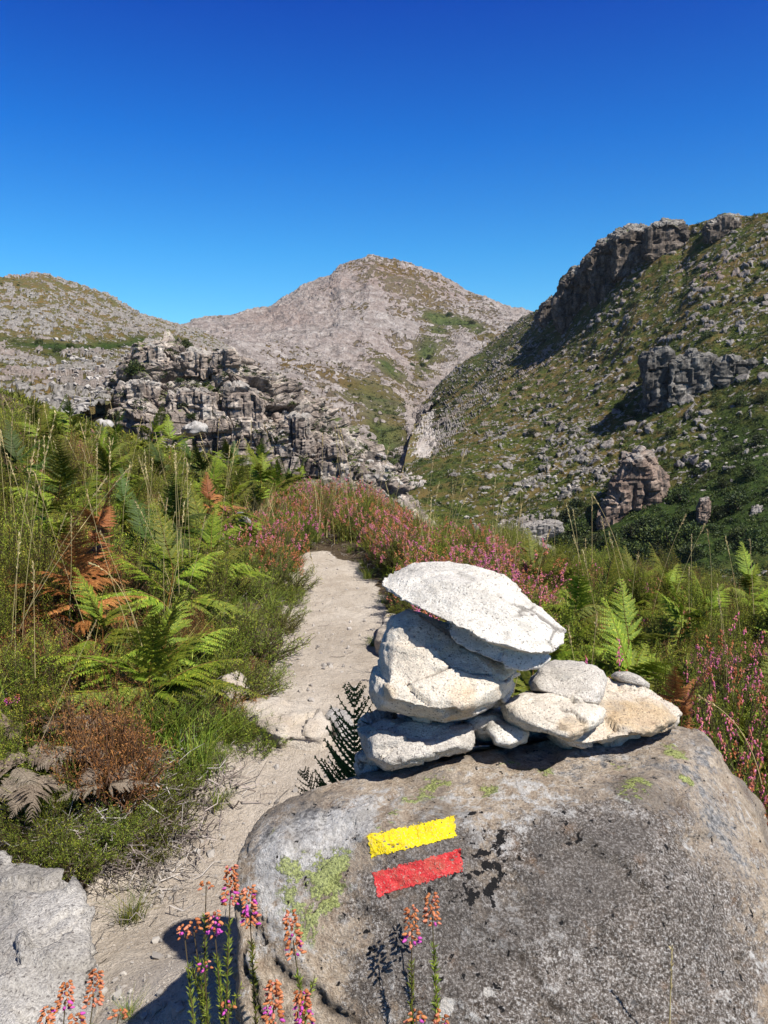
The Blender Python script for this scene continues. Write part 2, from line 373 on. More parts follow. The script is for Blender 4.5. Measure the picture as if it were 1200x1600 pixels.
def mat_boulder():
    m, nt, b, out = newmat('lichened_boulder'); g = G(nt); o = g.obj()
    A = g.sep(g.attr('lich', 'Color')); gl, bk, pale = A[0], A[1], A[2]
    B = g.sep(g.attr('base', 'Color')); brown, grey, wht = B[0], B[1], B[2]
    n1 = g.noise(o, 9, 7, .65); n2 = g.noise(o, 60, 6, .75); n3 = g.noise(o, 330, 4, .8); n4 = g.noise(o, 22, 6, .7)
    n5 = g.noise(o, 150, 5, .75)
    v1 = g.vor(o, 260, 'F1')
    # weathered crust: brown-black grains over buff
    NN = g.math('ADD', g.math('MULTIPLY', n4, .45), g.math('ADD', g.math('MULTIPLY', n2, .35), g.math('MULTIPLY', n5, .2)))
    def edge(v, k, a, b_): return g.step(g.math('ADD', v, g.math('MULTIPLY', g.math('SUBTRACT', NN, .5), k)), a, b_)
    crust = g.ramp(n2, [(.36, (.04, .034, .029)), (.47, (.12, .098, .08)), (.56, (.23, .195, .165)), (.66, (.44, .40, .36))])
    crust = g.mix(.6, crust, g.ramp(n3, [(.40, (.012, .010, .009)), (.48, (.09, .07, .055)), (.56, (.36, .33, .30)), (.64, (.80, .77, .73))]))
    buff = g.ramp(n2, [(.36, (.24, .17, .11)), (.5, (.44, .35, .25)), (.62, (.62, .53, .42))])
    buff = g.mix(.35, buff, g.ramp(n3, [(.36, (.10, .07, .05)), (.55, (.46, .38, .3)), (.7, (.75, .7, .62))]))
    gry = g.ramp(n5, [(.34, (.06, .058, .058)), (.48, (.19, .185, .18)), (.62, (.43, .42, .41)), (.75, (.6, .59, .57))])
    whtc = g.ramp(n5, [(.32, (.24, .225, .21)), (.5, (.52, .50, .47)), (.7, (.72, .70, .67))])
    fb = edge(brown, 5.0, .25, .75)
    col = g.mix(fb, buff, crust)
    fg = edge(grey, -4.5, .25, .7)
    col = g.mix(fg, col, gry)
    fw = g.step(g.math('ADD', wht, g.math('ADD', g.math('MULTIPLY', g.math('SUBTRACT', n1, .5), 2.6), g.math('MULTIPLY', g.math('SUBTRACT', n2, .5), 2.5))), .42, .8)
    col = g.mix(g.math('MULTIPLY', fw, .9), col, whtc)
    # broad damp stains
    nb_ = g.noise(g.scl(o, (1, 1, .45)), 5.5, 5, .6)
    col = g.mix(g.math('MULTIPLY', g.step(nb_, .47, .62), .55), col, g.mix(n3, (.03, .026, .022), (.16, .14, .125)))
    # orange rust tints
    col = g.mix(g.math('MULTIPLY', g.step(n4, .56, .74), .35), col, (.34, .19, .09))
    # pale round crustose lichens
    fp = g.step(g.math('ADD', pale, g.math('MULTIPLY', g.math('SUBTRACT', n2, .5), .9)), .48, .58)
    col = g.mix(g.math('MULTIPLY', fp, .85), col, g.ramp(n5, [(.3, (.40, .36, .31)), (.7, (.74, .71, .66))]))
    # map lichen: yellow green with dark rims
    gm = g.math('ADD', gl, g.math('ADD', g.math('MULTIPLY', g.math('SUBTRACT', n2, .5), 3.6), g.math('MULTIPLY', g.math('SUBTRACT', n4, .5), 2.6)))
    fl = g.math('MULTIPLY', g.step(gm, .36, .46), g.step(gl, .04, .2))
    lc = g.ramp(n3, [(.4, (.07, .08, .03)), (.48, (.24, .28, .07)), (.6, (.46, .50, .17))])
    col = g.mix(g.math('MULTIPLY', fl, .85), col, lc)
    # black tufts
    bm = g.math('ADD', bk, g.math('MULTIPLY', g.math('SUBTRACT', g.noise(o, 85, 4, .65), .5), 4.2))
    fbk = g.step(bm, .64, .72)
    col = g.mix(fbk, col, (.012, .011, .011))
    ck = g.attr('crack'); col = g.mix(g.math('MULTIPLY', ck, .85), col, (.03, .022, .016))
    g.put(b.inputs['Base Color'], col)
    bh = g.math('ADD', n2, g.math('ADD', g.math('MULTIPLY', n3, .35), g.math('MULTIPLY', fl, .12)))
    bh = g.math('ADD', bh, g.math('MULTIPLY', fbk, .3))
    g.put(b.inputs['Normal'], g.bump(bh, .011))
    b.inputs['Roughness'].default_value = .85; b.inputs['Specular IOR Level'].default_value = .2
    return m
M['boulder'] = mat_boulder()
def mat_paint(name, c, c2):
    m, nt, b, out = newmat(name); g = G(nt); o = g.obj()
    n2 = g.noise(o, 90, 5, .7); n3 = g.noise(o, 380, 3, .8)
    col = g.mix(g.step(n2, .4, .7), c, c2)
    col = g.mix(g.math('MULTIPLY', g.step(n3, .55, .66), .75), col, (.38, .32, .26))
    col = g.mix(g.math('MULTIPLY', g.step(g.noise(o, 30, 4, .7), .5, .7), .25), col, (.3, .22, .12))
    g.put(b.inputs['Base Color'], col)
    g.put(b.inputs['Normal'], g.bump(g.math('ADD', n2, g.math('MULTIPLY', n3, .4)), .006))
    b.inputs['Roughness'].default_value = .6
    return m
M['yellow'] = mat_paint('yellow_paint', (.80, .60, .005), (.60, .46, .01))
M['red'] = mat_paint('red_paint', (.45, .022, .025), (.60, .055, .055))
# ================================================================== near ground
def slope(py):
    dy = (800 - py) / FPX
    return (sT - dy * cT) / (cT + dy * sT)
def pz(y): return .11 + .10 * sst(1.6, 2.4, y) + .02 * sst(3, 7, y)
def onbase(px, py):
    s = slope(py); Y = 2.0
    for _ in range(30): Y = (CAMZ - float(pz(np.array(Y)))) / s
    return P(px, py, Y)[:2]
LE = np.array([onbase(*q) for q in [(-80, 1900), (60, 1700), (110, 1600), (120, 1480), (150, 1400), (240, 1330), (305, 1250), (345, 1190), (385, 1110), (418, 1040), (436, 980), (452, 920), (458, 885), (470, 866)]])
RE = np.array([onbase(*q) for q in [(900, 1900), (850, 1700), (840, 1600), (820, 1480), (800, 1400), (770, 1320), (740, 1250), (700, 1170), (650, 1090), (612, 1010), (603, 940), (585, 905), (548, 880), (520, 866)]])
LE = np.vstack([[LE[0, 0], -3], LE, [-.50, 5.8], [-.6, 9.5]]); RE = np.vstack([[RE[0, 0], -3], RE, [-.50, 5.8], [-.6, 9.5]])
def pedge(y): return np.interp(y, LE[:, 1], LE[:, 0]), np.interp(y, RE[:, 1], RE[:, 0])
def gheight(x, y):
    x = np.asarray(x, float); y = np.asarray(y, float)
    l, r = pedge(y)
    dl = np.maximum(l - x, 0); dr = np.maximum(x - r, 0)
    near = pz(y) + .06 * sst(0, .15, dl) + .078 * dl ** 2 / (1 + .07 * dl ** 2) + .05 * dl
    near = near + .05 * sst(0, .2, dr) * sst(2.2, 3, y) - .05 * dr ** 2 / (1 + .05 * dr)
    near = near + .30 * np.exp(-(((x - .0) / .5) ** 2 + ((y - .15) / .28) ** 2))
    near = near + .17 * np.exp(-(((x + .25) / .30) ** 2 + ((y - 1.25) / .26) ** 2))
    near = near - .075 * np.maximum(y - 3.8, 0) * sst(.1, .9, dr)
    near = near - .035 * np.maximum(y - 7.5, 0) ** 2
    far = CAMZ - .17 * y - .35 * x - .0016 * (52 - np.minimum(y, 52)) ** 2 - .02 * np.maximum(y - 52, 0) ** 2
    far = far - .02 * np.maximum(x - 2, 0) ** 1.5
    t = sst(7.5, 15, y)
    z = near * (1 - t) + far * t
    p = np.stack([x, y, np.zeros_like(x)], -1).reshape(-1, 3)
    sh = x.shape
    rr = np.sqrt(x * x + y * y)
    n = fbm(p * 1.3, 4, 3).reshape(sh) * .03 + fbm(p * .12, 3, 5).reshape(sh) * np.clip((y - 12) * .06, 0, 2.0)
    n = n + (fbm(p * 9, 3, 8).reshape(sh) * .010 if rr.size < 4 else fbm(p * 9, 4, 8).reshape(sh) * .010)
    return np.maximum(z + n, -62)
def gp(px, py):
    """ground point seen at photo pixel"""
    Y = np.geomspace(1.0, 70, 1400); q = PA(np.full_like(Y, px), np.full_like(Y, py), Y)
    h = gheight(q[:, 0], q[:, 1]); i = np.argmax(q[:, 2] <= h)
    if q[i, 2] > h[i]: i = -1
    return np.array([q[i, 0], q[i, 1], h[i]])
# the ground sheet: closely meshed near the trail, wider away from it
rad = np.concatenate([np.linspace(-1.5, .9, 40), np.linspace(.92, 3.2, 230), np.geomspace(3.22, 90, 330)])
an = np.linspace(-1, 1, 460)
YY, AA = np.meshgrid(rad, an, indexing='ij')
XX = AA * (2.2 + .95 * np.maximum(YY, 0))
ZZ = gheight(XX, YY)
l, r = pedge(YY)
pp = np.stack([XX, YY, ZZ], -1).reshape(-1, 3)
nz = fbm(pp * 4, 3, 21).reshape(XX.shape)
pmask = np.minimum(XX - l, r - XX) / .10 + nz * 1.2
pmask = sst(-.6, .6, pmask) * (1 - sst(5.35, 5.6, YY))
gm = mk('ground', pp, grid_faces(len(an), len(rad)), {'path': pmask.ravel()})
ground = tag(obj('trail_ground', gm, M['ground']), kind='structure')

# base sheet: valley floor out to the horizon
def plain():
    rr = np.concatenate([[1], np.geomspace(40, 5000, 60)]); a = np.linspace(0, 2 * np.pi, 97)
    A, B_ = np.meshgrid(rr, a, indexing='ij')
    p = np.stack([A * np.cos(B_), A * np.sin(B_) + 200, np.zeros_like(A)], -1).reshape(-1, 3)
    p[:, 2] = -75 + fbm(p * .002, 3, 4) * 10 * sst(200, 900, A.ravel())
    ter = np.stack([sst(-.2, .4, fbm(p * .02, 3, 9)), np.zeros(len(p)), np.zeros(len(p))], -1)
    return mk('valley_floor', p, grid_faces(97, 61), {'ter': ter})
tag(obj('valley_floor', plain(), M['hill']), kind='structure')

# ================================================================== hills lofted between contour lines
def resample(line, n):
    a = np.array(line, float); d = np.hypot(np.diff(a[:, 0]), np.diff(a[:, 1])) + np.abs(np.diff(a[:, 2])) * .05
    t = np.concatenate([[0], np.cumsum(d)]); t /= t[-1]; u = np.linspace(0, 1, n)
    return np.stack([np.interp(u, t, a[:, 0]), np.interp(u, t, a[:, 1]), np.exp(np.interp(u, t, np.log(a[:, 2])))], -1)
def loft(lines, nu, nv, vpos=None, backY=1.25, backdrop=.10):
    """lines from foot to ridge; a back slope is added behind the ridge"""
    L = np.stack([resample(l, nu) for l in lines])           # (k,nu,3) px,py,Y
    k = len(L); vp = np.linspace(0, 1, k) if vpos is None else np.array(vpos)
    v = np.linspace(0, 1, nv)
    lg = L.copy(); lg[..., 2] = np.log(lg[..., 2])
    out = np.empty((nv, nu, 3))
    for j, vv in enumerate(v):                                # catmull-rom over lines
        i = min(np.searchsorted(vp, vv, side='right') - 1, k - 2); t = (vv - vp[i]) / (vp[i + 1] - vp[i])
        p0, p1, p2, p3 = lg[max(i - 1, 0)], lg[i], lg[i + 1], lg[min(i + 2, k - 1)]
        cr = .5 * ((2 * p1) + (-p0 + p2) * t + (2 * p0 - 5 * p1 + 4 * p2 - p3) * t * t + (-p0 + 3 * p1 - 3 * p2 + p3) * t ** 3)
        out[j] = .5 * cr + .5 * (p1 * (1 - t) + p2 * t)
    pxy = out[..., :2].copy(); Y = np.exp(out[..., 2])
    W = PA(out[..., 0], out[..., 1], Y)
    # back slope
    nb = 14; last = W[-1]; bk = []
    for q in range(1, nb + 1):
        f = q / nb; b = last.copy()
        b[:, 1] *= 1 + (backY - 1) * f; b[:, 2] -= last[:, 1] * backdrop * (f ** 1.4) + 2 * f; bk.append(b)
    W = np.concatenate([W, np.array(bk)]); pxy = np.concatenate([pxy, np.repeat(pxy[-1:], nb, 0)])
    return W, pxy
def gridnormals(W):
    du = np.gradient(W, axis=1); dv = np.gradient(W, axis=0)
    n = nrm(np.cross(du, dv)); n *= np.sign(n[..., 2:3] + 1e-6); return n
def blobs(pxy, lst):
    """soft patches on the slope: (x, y, rx, ry, angle, weight)"""
    o = np.zeros(pxy.shape[:2])
    for (x, y, rx, ry, a, w) in lst:
        dx = pxy[..., 0] - x; dy = pxy[..., 1] - y; c, s = math.cos(R(a)), math.sin(R(a))
        u = (dx * c + dy * s) / rx; v = (-dx * s + dy * c) / ry
        o = o + w * np.exp(-(u * u + v * v))
    return o
HILLS = {}
def finish(name, W, pxy, mat, rock, lush, brown, relief, rel_sc, blk, blk_sc, seed, flip=True):
    sh = W.shape[:2]; N = gridnormals(W); p = W.reshape(-1, 3)
    big = fbm(p / rel_sc, 6, seed, .52).reshape(sh)
    rg = fbm(p / (rel_sc * .45), 5, seed + 5, .5, ridged=True).reshape(sh)
    edge = np.minimum(sst(0, .04, np.linspace(0, 1, sh[1]))[None], 1)
    W = W + N * (relief * (big * .8 + rg * .35))[..., None] * 1.0
    q_ = W.reshape(-1, 3); q_ = q_ + blk_sc * .35 * np.stack([fbm(q_ / blk_sc, 2, seed + 71), fbm(q_ / blk_sc, 2, seed + 72), fbm(q_ / blk_sc, 2, seed + 73)], -1)
    f1, f2, cid = worley(q_ * [1, 1, 1.5] / blk_sc, seed + 9)
    tl1 = TILT.reshape(sh); g1, g2, cid2 = worley(q_ * [1, 1, 1.5] / (blk_sc * .42), seed + 13); tl2 = TILT.reshape(sh)
    cid, cid2, e1, e2 = [x.reshape(sh) for x in (cid, cid2, sst(.02, .2, f2 - f1), sst(.02, .25, g2 - g1))]
    fine = fbm(p / (blk_sc * 4), 4, seed + 31).reshape(sh)
    prob = np.clip(rock + fine * .55 + big * .2, 0, 1)
    m1 = (cid < prob ** 2.2 * 1.0) * e1; m2 = (cid2 < prob * .95) * e2
    tuft = fbm(p / (blk_sc * .35), 3, seed + 41).reshape(sh)
    rk = np.maximum(m1 * (.62 + .3 * (1 - cid)), m2 * (.5 + .35 * (cid2 / np.maximum(prob, .1))))
    rk = np.maximum(rk, .95 * sst(.88, 1.12, rock + fine * .45))
    W = W + N * (blk * (m1 * (.25 + .9 * (1 - cid) + 1.0 * tl1) + .35 * m2 * (.4 + cid2 + 1.0 * tl2) + .22 * np.abs(tuft)))[..., None]
    brown = brown + .25 * (cid2 - .5)
    lsh = np.clip(lush + fbm(p / (rel_sc * .4), 4, seed + 51).reshape(sh) * .45, 0, 1)
    br = np.clip(brown + fbm(p / (rel_sc * .5), 4, seed + 61).reshape(sh) * .5, 0, 1)
    nv, nu = sh
    F = grid_faces(nu, nv)
    m = mk(name, W.reshape(-1, 3), F, {'ter': np.stack([np.clip(rk, 0, 1).ravel(), lsh.ravel(), br.ravel()], -1)})
    o = tag(obj(name, m, mat), kind='structure')
    HILLS[name] = (W, gridnormals(W), rk, lsh, pxy)
    return o

# --- the pointed peak straight ahead
A_foot = [(120, 650, 300), (300, 650, 320), (450, 700, 345), (560, 760, 365), (620, 775, 380), (648, 715, 450), (668, 655, 680), (760, 600, 900), (870, 540, 1000)]
A_mid = [(120, 575, 640), (300, 560, 700), (420, 590, 740), (540, 610, 790), (600, 622, 800), (645, 632, 850), (690, 610, 920), (780, 560, 1050), (870, 520, 1150)]
A_ridge = [(120, 530, 1200), (250, 516, 1300), (300, 512, 1320), (340, 501, 1350), (385, 494, 1380), (422, 487, 1400), (450, 466, 1440), (480, 450, 1450), (520, 437, 1470), (535, 423, 1480), (560, 413, 1490), (578, 404, 1500),
           (610, 412, 1500), (640, 415, 1490), (665, 425, 1480), (700, 442, 1470), (745, 466, 1450), (790, 482, 1430), (830, 494, 1400), (900, 530, 1350)]
W, pxy = loft([A_foot, A_mid, A_ridge], 620, 330, [0, .45, 1])
lush = blobs(pxy, [(600, 580, 45, 12, 35, 1.1), (665, 560, 20, 40, 10, .9), (695, 505, 50, 10, 25, .9), (740, 520, 45, 10, 35, .8), (690, 530, 30, 12, 60, .8),
                   (590, 635, 60, 25, 20, .8), (600, 690, 45, 35, 30, .9), (590, 725, 40, 30, 0, .8), (470, 560, 40, 15, 25, .3), (250, 545, 80, 8, 0, .6)])
lush = lush * (.75 + 1.1 * fbm(W.reshape(-1, 3) / 45, 4, 301).reshape(lush.shape))
rock = 1.12 - lush * 1.2 - blobs(pxy, [(650, 455, 100, 28, 22, .5), (590, 425, 60, 14, 10, .3), (560, 640, 90, 40, 20, .45), (460, 590, 70, 20, 20, .25), (800, 560, 60, 40, 40, .4), (560, 480, 25, 14, 30, .25)]) \
    + blobs(pxy, [(656, 690, 16, 26, 15, 2.6), (640, 725, 15, 24, 20, 2.6), (660, 662, 24, 9, 10, 2.2), (570, 700, 14, 16, 0, 1.2), (500, 540, 70, 40, 20, .15)])
brown = blobs(pxy, [(620, 440, 100, 24, 15, .55), (430, 500, 90, 20, -15, .35), (560, 460, 120, 40, 0, .2), (640, 600, 70, 40, 20, .25)])
finish('distant_peak', W, pxy, M['peak'], rock, lush, brown, 25, 200, 1.8, 12, 101)

# --- rounded hill on the left
B_foot = [(-320, 690, 90), (0, 665, 110), (100, 675, 120), (170, 655, 140), (230, 610, 220), (300, 605, 300), (360, 600, 380)]
B_mid = [(-320, 570, 260), (0, 562, 280), (100, 560, 300), (180, 556, 340), (240, 552, 400), (300, 556, 450), (360, 565, 500)]
B_ridge = [(-320, 455, 520), (-100, 440, 540), (0, 436, 560), (30, 437, 565), (70, 432, 580), (110, 444, 600), (150, 462, 615), (180, 477, 625), (215, 499, 650), (260, 505, 700), (305, 513, 760), (360, 545, 800)]
W, pxy = loft([B_foot, B_mid, B_ridge], 520, 360, [0, .5, 1])
lush = blobs(pxy, [(170, 543, 130, 7, -3, 1.0), (40, 545, 60, 14, 8, .6), (90, 560, 30, 20, 40, .5), (20, 580, 30, 10, 0, .6)])
rock = .70 - lush * .8 + blobs(pxy, [(100, 610, 120, 40, 20, .25), (60, 490, 60, 30, 20, .1)]) - blobs(pxy, [(20, 445, 90, 10, 5, .35), (-150, 640, 150, 60, 0, .5)])
finish('left_hill', W, pxy, M['bould'], rock, lush, rock * 0 + .1, 8, 110, 1.5, 5.5, 202)

# --- big heath mountainside on the right
C_foot = [(640, 655, 800), (662, 690, 520), (636, 735, 420), (640, 790, 340), (740, 875, 280), (900, 930, 240), (1120, 990, 205), (1380, 1010, 185)]
C_m1 = [(700, 590, 850), (745, 610, 640), (760, 650, 500), (790, 690, 420), (880, 740, 345), (1000, 760, 300), (1180, 770, 265), (1420, 770, 240)]
C_m2 = [(765, 540, 900), (810, 545, 730), (850, 560, 610), (900, 565, 520), (980, 560, 440), (1080, 555, 380), (1230, 545, 340), (1450, 540, 300)]
C_ridge = [(812, 500, 960), (838, 490, 880), (865, 470, 800), (890, 447, 740), (925, 415, 680), (960, 385, 630), (1000, 362, 600), (1040, 352, 570), (1072, 360, 550), (1095, 350, 530), (1132, 337, 510), (1165, 340, 495), (1200, 338, 480), (1300, 330, 440), (1480, 330, 380)]
W, pxy = loft([C_foot, C_m1, C_m2, C_ridge], 640, 620, [0, .36, .68, 1])
lush = .10 + blobs(pxy, [(1150, 790, 200, 100, -15, .9), (1000, 850, 180, 60, 0, .8), (1180, 700, 90, 50, 0, .5), (760, 560, 80, 12, -35, .5), (900, 510, 90, 14, -30, .5), (1130, 600, 60, 60, 0, .3), (700, 760, 90, 40, 30, .25)])
rock = .36 - .35 * np.clip(lush - .2, 0, 1) + blobs(pxy, [(1100, 440, 160, 40, -8, .16), (1080, 520, 160, 22, -8, .22), (900, 690, 80, 40, 20, .24), (880, 760, 70, 30, -10, .22), (740, 620, 70, 10, -40, .4), (690, 690, 18, 45, 45, .6),
                    (1080, 700, 60, 25, -10, .22), (840, 560, 60, 25, -30, .2), (960, 620, 60, 20, 0, .16), (800, 845, 34, 16, 0, 1.2), (850, 828, 40, 10, 0, 1.0), (850, 865, 40, 8, 0, .9), (700, 590, 60, 8, -38, .5)]) \
    - blobs(pxy, [(690, 760, 70, 50, 30, .25), (1150, 830, 120, 50, 0, .3)])
brown = blobs(pxy, [(940, 430, 60, 50, -50, .8), (1110, 430, 50, 16, 0, .8), (850, 600, 70, 30, -30, .5), (800, 530, 40, 14, -30, .4), (990, 700, 50, 60, 0, .5)])
finish('heath_mountainside', W, pxy, M['hill'], rock, lush, brown, 9, 95, 1.2, 5.0, 303)

# --- washed granite along the stream
E_l = [(620, 768, 368), (628, 738, 404), (636, 706, 446), (642, 682, 530), (650, 656, 655), (684, 628, 810)]
E_r = [(664, 772, 352), (668, 742, 396), (674, 712, 436), (690, 684, 490), (700, 656, 585), (730, 622, 745)]
W, pxy = loft([E_l, E_r], 160, 60, [0, 1], backY=1.01, backdrop=.004)
_v = np.abs(np.linspace(-1, 1, W.shape[0]))[:, None] * np.ones(W.shape[:2])
finish('stream_bed', W, pxy, M['bed'], 1.25 - 1.25 * _v ** 1.5 + .9 * fbm(W.reshape(-1, 3) / 14, 4, 55).reshape(_v.shape), W[..., 0] * 0, W[..., 0] * 0 + .1, 2.5, 40, 1.6, 5, 404)

# --- craggy spur on the left, the nearest cliff
D_foot = [(120, 760, 136), (200, 770, 134), (300, 790, 133), (400, 830, 131), (500, 870, 130), (600, 910, 128), (720, 950, 126)]
D_m = [(150, 690, 138), (190, 660, 134), (250, 650, 133), (330, 655, 134), (420, 680, 134), (500, 730, 132), (600, 800, 130), (700, 880, 128)]
D_m2 = [(165, 640, 150), (205, 590, 145), (260, 585, 146), (330, 590, 146), (400, 610, 145), (480, 655, 142), (560, 720, 138), (640, 800, 133), (705, 870, 130)]
D_top = [(175, 625, 175), (195, 592, 165), (222, 545, 160), (250, 532, 160), (300, 528, 162), (345, 540, 160), (372, 562, 158), (420, 590, 155), (480, 630, 152), (540, 668, 148), (580, 715, 144), (630, 775, 140), (690, 845, 135), (715, 880, 133)]
W, pxy = loft([D_foot, D_m, D_m2, D_top], 560, 420, [0, .34, .68, 1], backY=1.35, backdrop=.02)
def crag_finish():
    global W
    sh = W.shape[:2]; N = gridnormals(W); Nh = nrm(N * np.array([1, 1, .35])); p = W.reshape(-1, 3)
    p = p + .35 * np.stack([fbm(p / 5, 3, 71), fbm(p / 5, 3, 72), fbm(p / 5, 3, 73)], -1)
    an_ = np.array([1, 1, .45])
    d = 0
    for sz_, am, sd in (((13, 13, 11), 3.4, 1), ((5.5, 5.5, 7.5), 2.2, 2), ((2.4, 2.4, 3.6), 1.1, 3), ((1.1, 1.1, 1.5), .4, 4)):
        c, e, tl = blocks(p, sz_, 400 + sd * 20, .45 + .12 * sd)
        d = d + am * ((c - .5) * 1.0 + tl * 1.0 - .30 * (1 - sst(0, .06, e)))
    d = d.reshape(sh) + (fbm(p / 14, 4, 77) * 3).reshape(sh)
    fade = sst(0, .03, np.linspace(0, 1, sh[1]))[None] * np.ones(sh)
    W = W + Nh * (d * fade)[..., None]
    N2 = gridnormals(W)
    veg = np.clip(.25 + .6 * fbm(p / 5, 4, 83).reshape(sh) + .45 * (N2[..., 2] - .45), 0, 1)
    veg = veg + blobs(pxy, [(300, 605, 60, 14, 0, .25), (410, 760, 50, 20, 20, .3), (560, 760, 40, 30, 30, .2), (250, 720, 60, 12, 5, .3)])
    m = mk('rocky_crag', W.reshape(-1, 3), grid_faces(sh[1], sh[0]), {'ter': np.stack([veg * 0, np.clip(veg, 0, 1), veg * 0], -1).reshape(-1, 3)}, smooth=False)
    HILLS['rocky_crag'] = (W, N2, 1 - veg, veg, pxy)
    return obj('rocky_crag', m, M['crag'])
crag = tag(crag_finish(), 'blocky grey granite crag falling in broken cliffs beyond the left bank', 'cliff')

# ================================================================== stones from control points
def hullmesh(groups, voxel, smooth_it=6):
    bm = bmesh.new()
    for pts in groups:
        vs = [bm.verts.new(tuple(map(float, q))) for q in pts]
        r_ = bmesh.ops.convex_hull(bm, input=vs)
        junk = list({e for e in r_['geom_interior'] + r_['geom_unused'] if isinstance(e, bmesh.types.BMVert)})
        if junk: bmesh.ops.delete(bm, geom=junk, context='VERTS')
    bmesh.ops.recalc_face_normals(bm, faces=bm.faces)
    me = bpy.data.meshes.new('tmp'); bm.to_mesh(me); bm.free()
    o = bpy.data.objects.new('tmp', me); COL.objects.link(o)
    md = o.modifiers.new('r', 'REMESH'); md.mode = 'VOXEL'; md.voxel_size = voxel
    ms = o.modifiers.new('s', 'SMOOTH'); ms.factor = .6; ms.iterations = smooth_it
    dg = bpy.context.evaluated_depsgraph_get(); ev = o.evaluated_get(dg)
    m2 = bpy.data.meshes.new_from_object(ev)
    n = len(m2.vertices); V = np.empty(n * 3, np.float32); m2.vertices.foreach_get('co', V)
    Nn = np.empty(n * 3, np.float32); m2.vertices.foreach_get('normal', Nn)
    F = np.empty(len(m2.loops), np.int32); m2.loops.foreach_get('vertex_index', F)
    tot = np.empty(len(m2.polygons), np.int32); m2.polygons.foreach_get('loop_total', tot)
    assert (tot == 4).all()
    bpy.data.objects.remove(o); bpy.data.meshes.remove(me); bpy.data.meshes.remove(m2)
    return V.reshape(-1, 3).astype(float), Nn.reshape(-1, 3).astype(float), F.reshape(-1, 4)
def ring(outline, Yc, df, db, shf=.62, shb=.72, tilt=0.0, up=0):
    """closed body round an outline: outline at Yc, smaller rings in front and behind"""
    a = np.array(outline, float); c = a.mean(0)
    Y = Yc + tilt * (c[1] - a[:, 1]) / 100.0
    pts = [P(x, y, yy) for (x, y), yy in zip(a, Y)]
    for sh_, dY in ((shf, -df), (shb, db), ((1 + shf) / 2 + .06, -df * .6), ((1 + shb) / 2 + .05, db * .6)):
        b = c + (a - c) * sh_
        pts += [P(x, y, yy + dY) for (x, y), yy in zip(b, Y)]
    return pts
def make_cliff(name, groups, mat, voxel, big, label, cat='cliff', group=None, green=.25, seed=0):
    V, N, F = hullmesh(groups, voxel, 1)
    an_ = np.array([1, 1, .5]); d = 0
    for k, (sc, am) in enumerate(((big, .30), (big * .45, .18), (big * .2, .09), (big * .09, .035))):
        c, e, tl = blocks(V, (sc, sc, sc * 1.5), seed + k * 20, .4 + .2 * k + seed)
        d = d + am * big * ((c - .5) + tl * 1.0 - .35 * (1 - sst(0, .06, e)))
    d += fbm(V / (big * 1.5), 4, seed + 3) * big * .07
    V = V + nrm(N * np.array([1, 1, .4])) * d[:, None]
    veg = np.clip(green + .6 * fbm(V / (big * .6), 4, seed + 4) + .25 * (N[:, 2] - .3), 0, 1)
    m = mk(name, V, F, {'ter': np.stack([sst(.62, .95, N[:, 2] + .3 * fbm(V / (big * .3), 3, seed + 8)), veg, veg * 0], -1)}, smooth=False)
    return tag(obj(name, m, mat), label, cat, group)
fc = make_cliff('rock_face', [ring(o_, y_, 3, 8, .9, .8) for o_, y_ in [
    ([(188, 690), (186, 640), (194, 600), (226, 592), (250, 600), (254, 660), (248, 698), (215, 700)], 139), ([(250, 700), (252, 640), (262, 612), (300, 606), (336, 612), (342, 660), (330, 712), (290, 715)], 137.5),
    ([(220, 590), (222, 552), (236, 538), (258, 540), (266, 570), (262, 592)], 150), ([(330, 580), (338, 548), (362, 545), (372, 560), (368, 584), (345, 590)], 148), ([(268, 592), (272, 560), (300, 545), (328, 556), (330, 590)], 150),
    ([(345, 690), (346, 640), (356, 606), (392, 604), (414, 625), (418, 690), (400, 720), (360, 718)], 138), ([(425, 720), (424, 670), (445, 645), (478, 655), (490, 700), (484, 745), (450, 752)], 137),
    ([(495, 760), (492, 715), (505, 690), (530, 690), (552, 730), (548, 780), (520, 792)], 135), ([(372, 760), (380, 722), (410, 728), (430, 765), (420, 800), (390, 795)], 133), ([(560, 810), (556, 762), (575, 745), (600, 780), (610, 830), (585, 845)], 132),
    ([(466, 805), (462, 768), (482, 755), (505, 790), (508, 830), (484, 835)], 131.5)]], M['crag'], .27, 4.6, None, cat=None, seed=980, green=.1)
fc.parent = crag
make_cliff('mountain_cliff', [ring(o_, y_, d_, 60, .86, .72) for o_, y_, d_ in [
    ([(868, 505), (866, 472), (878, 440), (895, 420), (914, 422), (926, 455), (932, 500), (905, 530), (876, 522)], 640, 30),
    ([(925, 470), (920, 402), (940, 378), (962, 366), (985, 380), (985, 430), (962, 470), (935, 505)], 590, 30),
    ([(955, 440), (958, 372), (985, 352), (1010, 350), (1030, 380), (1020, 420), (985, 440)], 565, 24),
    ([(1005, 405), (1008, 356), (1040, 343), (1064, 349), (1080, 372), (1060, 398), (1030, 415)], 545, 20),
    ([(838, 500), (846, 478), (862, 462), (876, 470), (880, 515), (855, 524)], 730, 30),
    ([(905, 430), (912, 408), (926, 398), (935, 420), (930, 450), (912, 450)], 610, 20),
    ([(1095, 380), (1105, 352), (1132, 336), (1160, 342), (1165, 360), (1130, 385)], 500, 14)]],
           M['cliffshade'], 1.3, 13, 'brown summit cliff coloured dark for shade, with a domed pale top on the right skyline', seed=900, green=.22)
